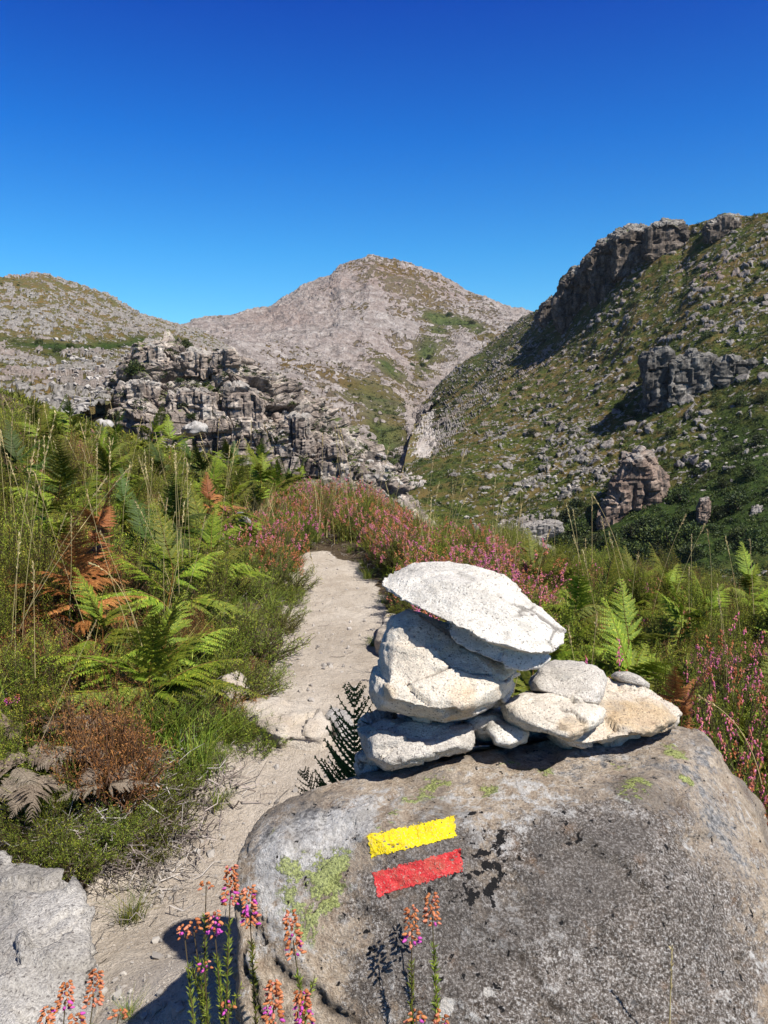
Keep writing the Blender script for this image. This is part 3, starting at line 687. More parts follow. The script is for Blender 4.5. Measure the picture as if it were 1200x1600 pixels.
make_cliff('grey_cliff', [ring([(1006, 620), (1008, 558), (1022, 545), (1048, 548), (1052, 600), (1042, 645), (1014, 640)], 362, 18, 25, .88),
                          ring([(1044, 600), (1050, 566), (1080, 548), (1112, 552), (1120, 580), (1112, 618), (1080, 632), (1050, 630)], 354, 15, 25, .88),
                          ring([(1118, 600), (1124, 565), (1150, 560), (1196, 566), (1220, 590), (1200, 606), (1140, 612)], 346, 10, 25, .88)],
           M['cliffgrey'], .9, 11, 'upright grey cliff of three buttresses halfway up the green mountainside', seed=930, green=.1)
make_cliff('brown_cliff', [ring([(948, 800), (955, 750), (975, 715), (1000, 698), (1020, 715), (1040, 750), (1046, 800), (1010, 822), (965, 820)], 292, 15, 18),
                           ring([(930, 830), (940, 785), (960, 770), (980, 800), (980, 840)], 285, 8, 14)],
           M['cliffbrown'], .8, 9, 'reddish brown rock bluff with a black shaded side low on the mountainside', seed=950, green=.05)
make_cliff('stone_knob', [ring([(1088, 795), (1094, 778), (1108, 775), (1112, 800), (1104, 820), (1090, 822)], 260, 4, 5)], M['cliffbrown'], .35, 2.2,
           'small brown rock knob sticking out of dark shrubs on the lower right slope', 'rock', seed=960, green=0)
make_cliff('stone_knob', [ring([(1165, 812), (1175, 790), (1192, 788), (1196, 800), (1182, 822), (1168, 824)], 255, 4, 5)], M['rocks'], .35, 2.2,
           'pale slanting rock among green shrubs near the right edge of the lower slope', 'rock', seed=965, green=0)
make_cliff('river_rock', [ring([(800, 838), (806, 822), (850, 812), (882, 815), (880, 830), (850, 848), (815, 850)], 262, 5, 8, up=0), ring([(784, 850), (790, 838), (830, 842), (870, 858), (866, 868), (800, 866)], 258, 5, 6)],
           M['rocks'], .5, 3, 'pale rounded river boulder beside the dark pool in the valley bottom', 'rock', seed=970, green=0)
# ================================================================== the boulder and its cairn
def rocky(V, N, seed, low, mid, fine, bed=(0, 0, 1), bedamp=0.0, cracks=0.0, csc=14, sc=1.0):
    bed = nrm(np.array(bed, float)); Pn = V / sc
    an_ = Pn + bed * (Pn @ bed)[:, None] * 2.2
    d = low * fbm(Pn * 9, 4, seed) + mid * fbm(an_ * 26, 4, seed + 3) + fine * fbm(Pn * 110, 3, seed + 5)
    # ledges along the bedding
    h = (Pn @ bed) * 42 + fbm(Pn * 7, 3, seed + 7) * 2.2
    fr = h - np.floor(h)
    d = d + bedamp * (np.floor(h) % 3 - 1) * .4 + bedamp * (fr - .5) * .8 * sst(-.1, .3, fbm(Pn * 6, 3, seed + 8))
    # facets
    f1, f2, c = worley(an_ * csc + .15 * np.stack([fbm(Pn * 30, 3, seed + 21)] * 3, -1), seed + 11)
    d = d + (c - .5) * mid * .8 + TILT * mid * 2.2
    w = 1 - sst(0, .07, f2 - f1)
    act = sst(.05, .25, fbm(Pn * 11, 3, seed + 13))
    ck = w * act
    d = d - cracks * ck
    return V + N * d[:, None], ck * (1 if cracks > 0 else 0)
def stone(name, groups, mat, label, cat='stone', group='stones of the cairn on the boulder', voxel=.0028, seed=0, low=.004, mid=.0035, fine=.0012, bed=(0, .2, 1), bedamp=.0015, cracks=.003, stain=None, csc=14, sm=3, sc=1.0):
    V, N, F = hullmesh(groups, voxel, sm)
    V2, ck = rocky(V, N, seed, low, mid, fine, bed, bedamp, cracks, csc, sc)
    z = V2[:, 2]; zz = (z - z.min()) / (z.max() - z.min())
    st = .25 + .5 * fbm(V2 * 8 / sc, 3, seed + 40)
    for (x, y, Y, r_, w_) in (stain or []):
        st = st + w_ * np.exp(-(((V2 - P(x, y, Y)) ** 2).sum(-1)) / r_ ** 2)
    c = (V2.min(0) + V2.max(0)) / 2; c[2] = V2[:, 2].min()
    m = mk(name, V2 - c, F, {'stain': np.clip(st, 0, 1), 'crack': ck})
    return tag(obj(name, m, mat, loc=c), label, cat, group)

# boulder -----------------------------------------------------------
Bpts = [P(*q) for q in [
    (430, 1262, .985), (400, 1286, .95), (500, 1230, 1.0), (560, 1213, 1.02), (700, 1186, 1.06), (850, 1166, 1.10), (960, 1152, 1.13), (1060, 1131, 1.17), (1095, 1143, 1.15), (1118, 1172, 1.10),
    (1142, 1220, 1.06), (1168, 1290, 1.0), (1188, 1340, .965), (1205, 1400, .93), (1225, 1500, .87), (1245, 1610, .80), (1270, 1800, .72),
    (385, 1310, .92), (371, 1350, .895), (366, 1400, .875), (368, 1500, .83), (376, 1600, .79), (392, 1800, .73),
    (430, 1340, .88), (450, 1480, .81), (600, 1290, .885), (600, 1450, .805), (600, 1600, .745), (800, 1280, .90), (800, 1450, .80), (800, 1620, .73), (1000, 1240, .95), (1050, 1400, .83), (1050, 1600, .745),
    (700, 1860, .66), (1000, 1860, .66), (470, 1860, .69)]]
Bpts += [np.array(q, float) for q in [(-.10, 1.18, .66), (-.02, 1.45, .52), (.2, 1.5, .62), (.5, 1.5, .62), (.6, 1.2, .66), (-.12, 1.2, .1), (-.1, 1.65, .2), (.2, 1.8, .25), (.6, 1.7, .2), (.75, 1.2, .15),
                                      (-.16, .8, -.08), (.1, .60, -.08), (.5, .60, -.08), (.7, .8, -.08), (.72, 1.6, -.08), (-.12, 1.7, -.08)]]
V, N, F = hullmesh([Bpts], .0052, 14)
keep = V.copy()
V2, ck = rocky(V, N, 5, .010, .0035, .0008, (.3, -.2, 1), .0, .0, 9)
# two long cracks on the lower left and a few pits
def crackline(V, pts, w, dep):
    d = np.full(len(V), 9.0)
    Q = np.array([P(*q) for q in pts])
    Qs = V + .012 * np.stack([fbm(V * 30, 3, 91), fbm(V * 30, 3, 92), fbm(V * 30, 3, 93)], -1)
    for a, b in zip(Q[:-1], Q[1:]):
        ab = b - a; t = np.clip(((Qs - a) @ ab) / (ab @ ab), 0, 1); d = np.minimum(d, np.linalg.norm(Qs - a - t[:, None] * ab, axis=1))
    return 1 - sst(w * .3, w, d)
# actual surface Y for a pixel
bv = BVHTree.FromPolygons([tuple(v) for v in V2], [tuple(map(int, f)) for f in F])
def hit(px, py, tree=None):
    d = P(px, py, 1.0) - np.array([0, 0, CAMZ])
    h = (tree or bv).ray_cast(Vector((0, 0, CAMZ)), Vector(d).normalized())
    return None if h[0] is None else (np.array(h[0]), np.array(h[1]))
def hp(px, py):
    h = hit(px, py); return h[0] if h is not None else P(px, py, .8)
c1 = np.zeros(len(V2))
def pline(lst): return [(x, y, hp(x, y)[1]) for x, y in lst]
for pl, w in (([(428, 1500), (455, 1530), (500, 1560), (545, 1590), (580, 1630)], .006), ([(395, 1440), (410, 1470), (425, 1480)], .004), ([(815, 1500), (835, 1530), (850, 1560), (900, 1600)], .004),
              ([(372, 1330), (395, 1400), (385, 1520), (410, 1600)], .005)):
    c1 = np.maximum(c1, crackline(V2, pline(pl), w, .004))
V2 = V2 - N * (c1 * .006)[:, None]
def soft(lst):
    o = np.zeros(len(V2))
    for (x, y, r_, w_) in lst:
        c = hp(x, y); o = o + w_ * np.exp(-((V2 - c) ** 2).sum(-1) / (r_ * .00078) ** 2)
    return o
gl = soft([(480, 1400, 60, .12), (470, 1370, 28, .55), (500, 1400, 24, .45), (520, 1350, 20, .5), (515, 1380, 24, .5), (480, 1440, 24, .5), (450, 1350, 14, .4), (600, 1290, 13, .55), (615, 1270, 10, .35), (672, 1238, 20, .62), (685, 1215, 22, .5), (640, 1250, 14, .35),
           (765, 1237, 16, .95), (752, 1230, 10, .4), (700, 1225, 12, .4), (1057, 1178, 17, .75), (1045, 1165, 12, .5), (1073, 1217, 11, .8), (990, 1232, 26, .42), (1000, 1220, 20, .3), (960, 1195, 24, .36), (850, 1205, 22, .38), (800, 1200, 24, .32), (545, 1340, 16, .4), (425, 1300, 9, .4)])
bk = soft([(760, 1330, 45, .22), (745, 1400, 30, .2), (900, 1290, 60, .12), (735, 1275, 16, .5), (745, 1270, 12, .4), (780, 1310, 12, .6), (770, 1322, 9, .5), (752, 1340, 13, .55), (720, 1245, 10, .35), (785, 1350, 16, .5), (770, 1385, 14, .5), (735, 1395, 18, .45), (760, 1365, 22, .35),
           (890, 1300, 14, .45), (1038, 1318, 8, .5), (1050, 1330, 8, .4), (985, 1355, 14, .35), (975, 1372, 10, .35), (1040, 1385, 12, .42), (1168, 1425, 9, .55), (900, 1320, 9, .3), (1115, 1432, 7, .4), (1155, 1525, 8, .5)])
pl_ = soft([(700, 1570, 16, .75), (765, 1550, 14, .7), (875, 1490, 7, .7), (690, 1590, 8, .6), (825, 1235, 14, .55), (545, 1560, 20, .5), (920, 1500, 10, .5), (830, 1230, 10, .4), (560, 1440, 12, .3)])
brown = .22 + soft([(960, 1350, 130, .65), (850, 1330, 90, .35), (1100, 1450, 150, .6), (900, 1540, 130, .5), (640, 1500, 90, .55), (620, 1400, 60, .4), (720, 1450, 90, .4), (1050, 1570, 120, .5), (700, 1330, 60, .3), (560, 1380, 40, .15), (780, 1590, 60, .3), (560, 1560, 40, .3)]) \
    - soft([(470, 1580, 70, .3), (440, 1480, 50, .3)])
grey = soft([(470, 1290, 55, .55), (520, 1270, 50, .45), (1000, 1185, 120, .35), (1120, 1260, 70, .45), (1150, 1350, 70, .3), (850, 1200, 90, .3), (420, 1310, 40, .3), (1090, 1160, 60, .4), (700, 1215, 60, .2)])
wht = .18 + soft([(430, 1380, 90, .75), (470, 1300, 60, .3), (560, 1480, 50, .2), (540, 1290, 60, .35), (760, 1400, 50, .3), (560, 1250, 50, .35), (500, 1330, 40, .35), (620, 1330, 50, .3), (780, 1320, 50, .35), (850, 1215, 60, .25), (420, 1340, 30, .4), (700, 1240, 50, .25), (420, 1280, 40, .4), (830, 1440, 40, .15)])
for k_ in range(60):   # small pits
    pass
bm_ = mk('boulder', V2, F, {'lich': np.stack([gl, bk, pl_], -1), 'base': np.stack([brown, grey, wht], -1), 'crack': c1})
boulder = tag(obj('boulder', bm_, M['boulder']), 'big lichen spotted granite boulder with yellow and red trail stripes under the cairn', 'boulder')
bv = BVHTree.FromPolygons([tuple(v) for v in V2], [tuple(map(int, f)) for f in F])

# painted stripes: thin coats of paint that follow the rock
def stripe(name, corners, mat, label, seed, lift):
    tl, tr, br_, bl = [np.array(c, float) for c in corners]
    nu, nv = 150, 48; VV = []; ok = {}
    for j in range(nv):
        for i in range(nu):
            s = i / (nu - 1); t = j / (nv - 1)
            q = (tl * (1 - s) + tr * s) * (1 - t) + (bl * (1 - s) + br_ * s) * t
            h = hit(q[0], q[1]); VV.append(h[0] + h[1] * 0.0 + nrm(np.array([0, -.75, .66])) * lift)
    VV = np.array(VV)
    s = np.tile(np.linspace(0, 1, nu), nv); t = np.repeat(np.linspace(0, 1, nv), nu)
    asp = 3.2
    e = np.minimum(np.minimum(s, 1 - s) * asp, np.minimum(t, 1 - t))
    n = fbm(VV * 260, 4, seed) * .14 + fbm(VV * 60, 3, seed + 3) * .05
    keepv = (e + n) > .085
    keepv &= ~((fbm(VV * 420, 2, seed + 9) > .66))
    Fq = grid_faces(nu, nv); Fq = Fq[keepv[Fq].all(1)]
    used = np.unique(Fq); mp = -np.ones(len(VV), int); mp[used] = np.arange(len(used))
    m = mk(name, VV[used], mp[Fq]); return tag(obj(name, m, mat, boulder), label)
stripe('painted_stripe', [(568, 1301), (714, 1270), (718, 1310), (578, 1345)], M['yellow'], 'yellow painted waymark stripe', 3, .0012)
stripe('painted_stripe', [(576, 1361), (724, 1321), (728, 1364), (588, 1407)], M['red'], 'red painted waymark stripe', 4, .0012)

# cairn ---------------------------------------------------------------
S1 = [P(*q) for q in [(589, 912, 1.12), (597, 903, 1.15), (612, 893, 1.17), (648, 880, 1.19), (700, 880, 1.20), (748, 885, 1.20), (790, 896, 1.18), (812, 920, 1.16), (835, 953, 1.13), (862, 976, 1.10), (884, 990, 1.06), (883, 1005, 1.03), (862, 1022, 1.0),
                      (830, 1022, .985), (795, 1008, .98), (760, 1002, .985), (722, 984, 1.0), (690, 968, 1.015), (655, 952, 1.04), (620, 935, 1.07), (600, 922, 1.10),
                      (690, 905, 1.09), (740, 915, 1.07), (800, 955, 1.03), (640, 900, 1.12), (700, 965, 1.10), (800, 1012, 1.08), (850, 1018, 1.08)]]
S1b = [P(*q) for q in [(697, 968, 1.03), (700, 990, 1.02), (712, 1006, 1.015), (745, 1022, 1.01), (790, 1042, 1.005), (815, 1049, 1.01), (840, 1046, 1.02), (860, 1028, 1.03), (820, 1010, 1.03), (760, 985, 1.03), (720, 968, 1.05), (740, 1005, 1.13), (820, 1035, 1.13), (850, 1025, 1.12), (710, 975, 1.12)]]
stone('flat_stone', [S1, S1b], M['white'], 'large flat white slab topping the cairn, tapering to the left', seed=11, low=.004, mid=.003, bedamp=.0022, cracks=.002, bed=(.35, .1, 1), csc=10, sm=4)
stone('cairn_stone', [ring([(655, 952), (612, 965), (593, 1000), (588, 1040), (578, 1080), (590, 1106), (640, 1122), (690, 1131), (745, 1120), (790, 1095), (808, 1068), (800, 1040), (770, 1010), (700, 972)], 1.09, .07, .09, .74, .7, .055)],
      M['cream'], 'bulky cream stone with rusty cracks right under the top slab', seed=23, stain=[(720, 1095, 1.0, .03, .6), (610, 1085, 1.0, .02, .6), (790, 1075, 1.03, .025, .5)], low=.005, mid=.0035, fine=.0014, bedamp=.0035, cracks=.007, csc=9, bed=(.1, .15, 1))
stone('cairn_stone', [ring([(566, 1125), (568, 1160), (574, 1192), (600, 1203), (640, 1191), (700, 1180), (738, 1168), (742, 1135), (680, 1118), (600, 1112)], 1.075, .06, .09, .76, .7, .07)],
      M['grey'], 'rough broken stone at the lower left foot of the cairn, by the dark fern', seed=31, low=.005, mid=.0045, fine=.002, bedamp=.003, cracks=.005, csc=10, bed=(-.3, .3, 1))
stone('cairn_stone', [ring([(722, 1128), (735, 1112), (775, 1108), (800, 1122), (790, 1150), (755, 1158), (735, 1148)], 1.12, .05, .06), ring([(758, 1138), (765, 1126), (800, 1128), (829, 1142), (826, 1160), (798, 1170), (770, 1164)], 1.06, .03, .05, .7, .7, .08)],
      M['white'], 'small white stone wedged low in the middle of the cairn', seed=37, low=.003, mid=.003)
stone('cairn_stone', [ring([(783, 1098), (795, 1122), (820, 1138), (860, 1148), (892, 1160), (910, 1152), (945, 1128), (944, 1108), (905, 1086), (860, 1074), (815, 1078)], 1.06, .04, .07, .74, .7, .09)],
      M['cream'], 'rounded cream stone in front at the middle right of the cairn', seed=41, stain=[(890, 1140, 1.0, .02, .8)], low=.003, mid=.003, cracks=.003)
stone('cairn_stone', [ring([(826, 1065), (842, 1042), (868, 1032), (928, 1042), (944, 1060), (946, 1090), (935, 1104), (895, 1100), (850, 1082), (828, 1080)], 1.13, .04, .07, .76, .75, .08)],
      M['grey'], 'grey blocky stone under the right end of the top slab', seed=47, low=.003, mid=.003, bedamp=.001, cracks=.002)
stone('flat_stone', [ring([(900, 1100), (940, 1058), (985, 1066), (1025, 1088), (1067, 1116), (1064, 1128), (1030, 1146), (1000, 1143), (965, 1132), (930, 1148), (908, 1172), (880, 1168), (850, 1150)], 1.13, .05, .07, .78, .75, .10)],
      M['ochre'], 'long ochre stained slab pointing right at the right end of the cairn', seed=53, stain=[(985, 1110, 1.08, .05, .7), (1040, 1120, 1.1, .03, .5)], low=.004, mid=.004, bedamp=.003, cracks=.004, bed=(.3, .3, 1))
stone('cairn_stone', [ring([(951, 1056), (960, 1048), (980, 1047), (1003, 1055), (1018, 1068), (1014, 1078), (990, 1074), (962, 1065)], 1.18, .03, .035)],
      M['grey'], 'small oval grey stone lying on the ochre slab', seed=59, low=.002, mid=.001, bedamp=0, cracks=0)
stone('cairn_stone', [ring([(552, 1195), (558, 1178), (580, 1172), (600, 1185), (600, 1210), (560, 1218)], 1.08, .03, .04)], M['grey'], 'little stone chip between the dark fern and the cairn foot', seed=61, low=.002, mid=.002)
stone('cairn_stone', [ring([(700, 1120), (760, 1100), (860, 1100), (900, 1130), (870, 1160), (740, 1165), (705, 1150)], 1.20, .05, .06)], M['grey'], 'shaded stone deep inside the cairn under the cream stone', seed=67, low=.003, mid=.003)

# rocks set in the trail --------------------------------------------------
def lay(lst, dz=0):  # pixel outline laid on the ground -> points, with thickness
    pts = []
    for (x, y) in lst:
        g_ = gp(x, y); pts += [g_ + (0, 0, dz), g_ + (0, 0, -.08)]
    c = np.mean(pts, 0); top = [c + (p_ - c) * .8 + np.array([0, 0, dz * .75]) for p_ in pts[::2]]
    return pts + top
LR = [P(q[0], q[1], q[2] * .915) for q in [(-120, 1335, 1.95), (0, 1335, 1.92), (60, 1348, 1.86), (108, 1372, 1.78), (132, 1410, 1.68), (140, 1470, 1.56), (146, 1540, 1.45), (140, 1620, 1.35), (-150, 1620, 1.35), (60, 1480, 1.52), (30, 1400, 1.70)]]
LR += [p_ + np.array([.02, 0, -.25]) for p_ in LR[:9]]
stone('trail_rock', [LR], M['pale_rock'], 'flat pale granite rock in the bottom left corner beside the trail', 'rock', None, voxel=.006, seed=171, low=.02, mid=.011, fine=.0025, bedamp=0, cracks=0, sm=8, sc=2)
stone('trail_rock', [lay([(362, 1120), (395, 1112), (440, 1122), (500, 1130), (520, 1150), (505, 1172), (440, 1172), (400, 1158)], .045)], M['tan_rock'], 'smooth tan rock step crossing the trail behind the boulder', 'rock', None, voxel=.007, seed=73, low=.016, mid=.009, fine=.002, bedamp=0, cracks=0, sm=6, sc=2)
stone('trail_rock', [lay([(345, 1095), (372, 1080), (392, 1095), (388, 1112), (360, 1118)], .06)], M['tan_rock'], 'pale rock half buried at the left edge of the trail under the grass', 'rock', None, voxel=.006, seed=79, low=.01, mid=.004, bedamp=0, cracks=0, sc=2)
stone('trail_rock', [lay([(585, 1020), (600, 985), (640, 985), (650, 1010), (620, 1040)], .06)], M['tan_rock'], 'flat tan rock at the right edge of the trail, left of the cairn', 'rock', None, voxel=.006, seed=83, low=.01, mid=.004, bedamp=.002, cracks=.003, sc=2)
stone('trail_rock', [lay([(505, 1132), (520, 1120), (545, 1125), (560, 1150), (530, 1160)], .03)], M['pale_rock'], 'small pale rock beside the tan step, left of the fern', 'rock', None, voxel=.005, seed=85, low=.008, mid=.004, bedamp=0, cracks=0, sc=2)
stone('bank_rock', [ring([(362, 815), (372, 800), (385, 802), (392, 820), (375, 830)], 5.0, .12, .15)], M['pale_rock'], 'pale rock peeping from the ferns on the left bank', 'rock', None, voxel=.012, seed=87, low=.02, mid=.01, bedamp=0, cracks=0, sc=3)
stone('bank_rock', [ring([(430, 842), (436, 832), (450, 834), (452, 850), (436, 854)], 6.2, .1, .15)], M['pale_rock'], 'little pale rock at the far end of the trail', 'rock', None, voxel=.012, seed=89, low=.02, mid=.01, bedamp=0, cracks=0, sc=3)
stone('bank_rock', [ring([(285, 672), (292, 664), (308, 656), (322, 664), (324, 676), (300, 682)], 46, .7, 1.2)], M['pale_rock'], 'grey boulder on the crest of the grassy slope below the crag', 'rock', None, voxel=.08, seed=91, low=.15, mid=.08, bedamp=0, cracks=0, sc=20)
stone('bank_rock', [ring([(146, 668), (156, 660), (172, 660), (180, 668), (164, 674)], 46, .7, 1.2)], M['pale_rock'], 'low grey boulder on the green slope under the rounded hill', 'rock', None, voxel=.08, seed=92, low=.15, mid=.08, bedamp=0, cracks=0, sc=20)
# ================================================================== plant prototypes (meshes shared by copies)
def frond_mesh(seed, L=.4, pairs=17, arch=.35, twist=0.0, width=.40, curl=.0, pin=.19, lam=.075, hook=.10):
    """one bracken frond along +Y from the origin, arching down; pinnae carry leaflets"""
    r = np.random.default_rng(seed); S = Soup()
    k = 14; t = np.linspace(0, 1, k)
    sp = np.stack([.04 * L * np.sin(t * 3 + seed), L * t, L * (.30 * t - arch * t ** 2)], -1)
    tubes(S, sp[None], (.0022 * (1 - t * .8))[None] * (L / .4) ** .5, .12, 4)
    B, D, Ls, Ws, T, SD = [], [], [], [], [], []
    pins, pr = [], []
    for i in range(pairs):
        u = .10 + .88 * (i / (pairs - 1)) ** .92
        b = np.array([np.interp(u, t, sp[:, c]) for c in range(3)])
        d0 = nrm(np.array([np.interp(min(u + .03, 1), t, sp[:, c]) for c in range(3)]) - b + 1e-6)
        Lp = L * width * (1 - u) ** .82 * (1 if u > .22 else .6 + u * 1.8) + .012
        for sgn in (-1, 1):
            ang = R(62 + r.uniform(-13, 13) - 12 * u)
            if r.random() < .04: continue
            Lq = Lp; Lp = Lp * r.uniform(.82, 1.12)
            side = np.array([sgn, 0, 0.])
            d = nrm(d0 * math.cos(ang) + side * math.sin(ang) + np.array([0, 0, -.12 + r.uniform(-.28, .18)]))
            nq = 5; q = np.linspace(0, 1, nq)
            pp_ = b + d * Lp * q[:, None] + np.array([0, 0, -.16 * Lp]) * (q ** 2)[:, None] + d0 * (hook * Lp) * (q ** 2)[:, None]
            pins.append(pp_); pr.append(.0009 * (1 - q * .7))
            npn = max(5, int(Lp / .0080))
            for s_ in np.linspace(.06, .97, npn):
                bb = b + d * Lp * s_ + np.array([0, 0, -.16 * Lp]) * s_ ** 2 + d0 * (hook * Lp) * s_ ** 2
                ll = (pin * Lp) * (1 - s_) ** .7 + .0045
                for s2 in (-1, 1):
                    pd = nrm(np.cross(d, np.array([0, 0, 1.]))) * s2
                    dd = nrm(pd * .9 + d * .45 + np.array([0, 0, r.uniform(-.25, .1)]))
                    B.append(bb); D.append(dd); Ls.append(ll * r.uniform(.85, 1.1)); Ws.append(max(.0050, ll * .55)); T.append(r.uniform(.3, .8) + .15 * u); SD.append(d)
            Lp = Lq
    tubes(S, np.array(pins), np.array(pr), .17, 3)
    pa = np.array(pins); ln_ = np.linalg.norm(pa[:, -1] - pa[:, 0], axis=1)
    ribbons(S, pa, (ln_ * lam + .002)[:, None] * (1 - np.linspace(0, .8, 5))[None], nrm(np.cross(pa[:, -1] - pa[:, 0], [0, 0, 1.])), .5)
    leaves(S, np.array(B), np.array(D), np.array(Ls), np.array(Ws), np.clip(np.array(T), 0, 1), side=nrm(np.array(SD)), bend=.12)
    return S.mesh('frond', False)
FR = [frond_mesh(1), frond_mesh(2, arch=.5), frond_mesh(3, arch=.2, width=.36), frond_mesh(4, arch=.65, width=.44)]
def with_mat(meshes, mat):
    out = []
    for m in meshes: c = m.copy(); c.materials.clear(); c.materials.append(mat); out.append(c)
    return out
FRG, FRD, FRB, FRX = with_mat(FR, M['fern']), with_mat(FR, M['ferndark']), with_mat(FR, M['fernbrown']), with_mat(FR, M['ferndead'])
def stem_mesh(h, lean, seed, r0=.0035, tint=0.0, name='stem'):
    S = Soup(); t = np.linspace(0, 1, 8); r = np.random.default_rng(seed)
    p = np.stack([lean[0] * t ** 1.5, lean[1] * t ** 1.5, h * t], -1) + .012 * np.stack([np.sin(t * 5 + seed), np.cos(t * 4 + seed), 0 * t], -1) * t[:, None]
    tubes(S, p[None], (r0 * (1 - .6 * t))[None], tint, 5)
    return S.mesh(name), p
def empty(name, loc, rz=0):
    o = bpy.data.objects.new(name, None); COL.objects.link(o); o.location = loc; o.rotation_euler = (0, 0, rz); o.empty_display_size = .1
    return o
def fern(loc, h, fr, label, group=None, fset=None, tiers=4, fl=1.0, rz=None, seed=0, upright=.9, lean=None, stemtint=0.05, name='bracken_fern', cat='fern'):
    r = np.random.default_rng(seed); fset = fset or fr
    lean = (r.uniform(-.12, .12) * h, r.uniform(-.12, .12) * h) if lean is None else lean
    e = tag(empty(name, loc, r.uniform(0, 6.28) if rz is None else rz), label, cat, group)
    sm, p = stem_mesh(h, lean, seed, tint=stemtint); obj('stem', sm, fset[0].materials[0], e)
    base = r.uniform(0, 3.1)
    for k in range(tiers):
        u = .5 + .5 * k / max(tiers - 1, 1)
        q = np.array([np.interp(u, np.linspace(0, 1, 8), p[:, c]) for c in range(3)])
        sc = fl * (1.15 - .42 * k / max(tiers - 1, 1)) * r.uniform(.85, 1.1)
        for s_ in (0, math.pi):
            tilt = R(18 + 22 * k / max(tiers - 1, 1) + r.uniform(-14, 14))
            obj('frond', fset[r.integers(len(fset))], None, e, tuple(q), (tilt, r.uniform(-.35, .35), base + s_ + r.uniform(-.4, .4)), (sc * r.uniform(.7, 1.15), sc * r.uniform(.8, 1.15), sc * r.uniform(.7, 1.8)))
    obj('frond', fset[2], None, e, tuple(p[-1]), (R(62), 0, base + math.pi / 2 + r.uniform(-.5, .5)), fl * 1.05)
    return e
def copy_tree(o, parent=None):
    c = o.copy(); COL.objects.link(c); c.parent = parent
    for ch in o.children: copy_tree(ch, c)
    return c

def bush_mesh(seed, Rr, H, nst, nlf, ll, lw, up=.8, spread=1.0, jitter=.012, tipgrad=.35, br=3, woody=.1, name='bush', bmin=.35, full=False):
    """fine-leaved shrub: woody stems, branchlets, many needle leaves"""
    r = np.random.default_rng(seed); S = Soup()
    az = r.uniform(0, 6.283, nst); rad = np.sqrt(r.uniform(0, 1, nst)) * spread
    end = np.stack([np.cos(az) * rad * Rr, np.sin(az) * rad * Rr, H * (1 - .45 * rad ** 2) * r.uniform(.62, 1.08, nst)], -1)
    st = np.stack([np.cos(az) * rad * Rr * .22, np.sin(az) * rad * Rr * .22, np.zeros(nst)], -1) + r.normal(size=(nst, 3)) * [.02, .02, 0]
    k = 6; t = np.linspace(0, 1, k)[None, :, None]
    mid = (st + end) / 2 + np.stack([np.cos(az), np.sin(az), np.zeros(nst)], -1) * Rr * .12 * r.uniform(-.6, 1.4, (nst, 1))
    Pn = (1 - t) ** 2 * st[:, None] + 2 * t * (1 - t) * mid[:, None] + t ** 2 * end[:, None] + r.normal(size=(nst, k, 3)) * .006
    tubes(S, Pn, np.linspace(.0026, .0008, k)[None] * np.ones((nst, 1)), r.uniform(0, woody, nst), 3)
    # branchlets
    nb = nst * br; i = np.repeat(np.arange(nst), br); u = r.uniform(bmin, .96, nb)
    def at(i, u):
        x = u * (k - 1); a = np.minimum(x.astype(int), k - 2); f = (x - a)[:, None]; return Pn[i, a] * (1 - f) + Pn[i, a + 1] * f, nrm(Pn[i, a + 1] - Pn[i, a])
    b0, bd = at(i, u)
    bl = H * r.uniform(.10, .24, nb)[:, None]
    dd = nrm(bd * up + r.normal(size=(nb, 3)) * .55 + [0, 0, .25]); b1 = b0 + dd * bl
    tt = np.linspace(0, 1, 4)[None, :, None]
    Bn = b0[:, None] * (1 - tt) + b1[:, None] * tt + np.array([0, 0, .03]) * H * tt ** 2
    tubes(S, Bn, np.linspace(.0011, .0004, 4)[None] * np.ones((nb, 1)), r.uniform(0, woody * 1.3, nb), 3)
    # leaves on branchlets and stem tops
    n1 = nb * nlf; ib = np.repeat(np.arange(nb), nlf); v = r.uniform(0, 1.05, n1)[:, None]
    p1 = b0[ib] * (1 - v) + b1[ib] * v + np.array([0, 0, .03]) * H * v ** 2
    D1 = nrm(dd[ib] * .75 + r.normal(size=(n1, 3)) * .62)
    n2 = nst * nlf * 2; i2 = np.repeat(np.arange(nst), nlf * 2); u2 = r.uniform(bmin, 1, n2); p2, d2 = at(i2, u2)
    D2 = nrm(d2 * .75 + r.normal(size=(n2, 3)) * .62)
    pb = np.concatenate([p1, p2]) + r.normal(size=(n1 + n2, 3)) * jitter * .35; Dd = np.concatenate([D1, D2])
    tip = np.concatenate([v.ravel(), sst(.55, 1, u2)])
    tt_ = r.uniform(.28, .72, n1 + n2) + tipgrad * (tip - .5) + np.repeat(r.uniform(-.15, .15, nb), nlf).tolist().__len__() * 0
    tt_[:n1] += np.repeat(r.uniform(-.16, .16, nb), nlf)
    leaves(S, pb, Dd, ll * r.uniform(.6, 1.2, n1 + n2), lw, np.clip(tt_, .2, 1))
    return S.mesh(name, False), Pn, end
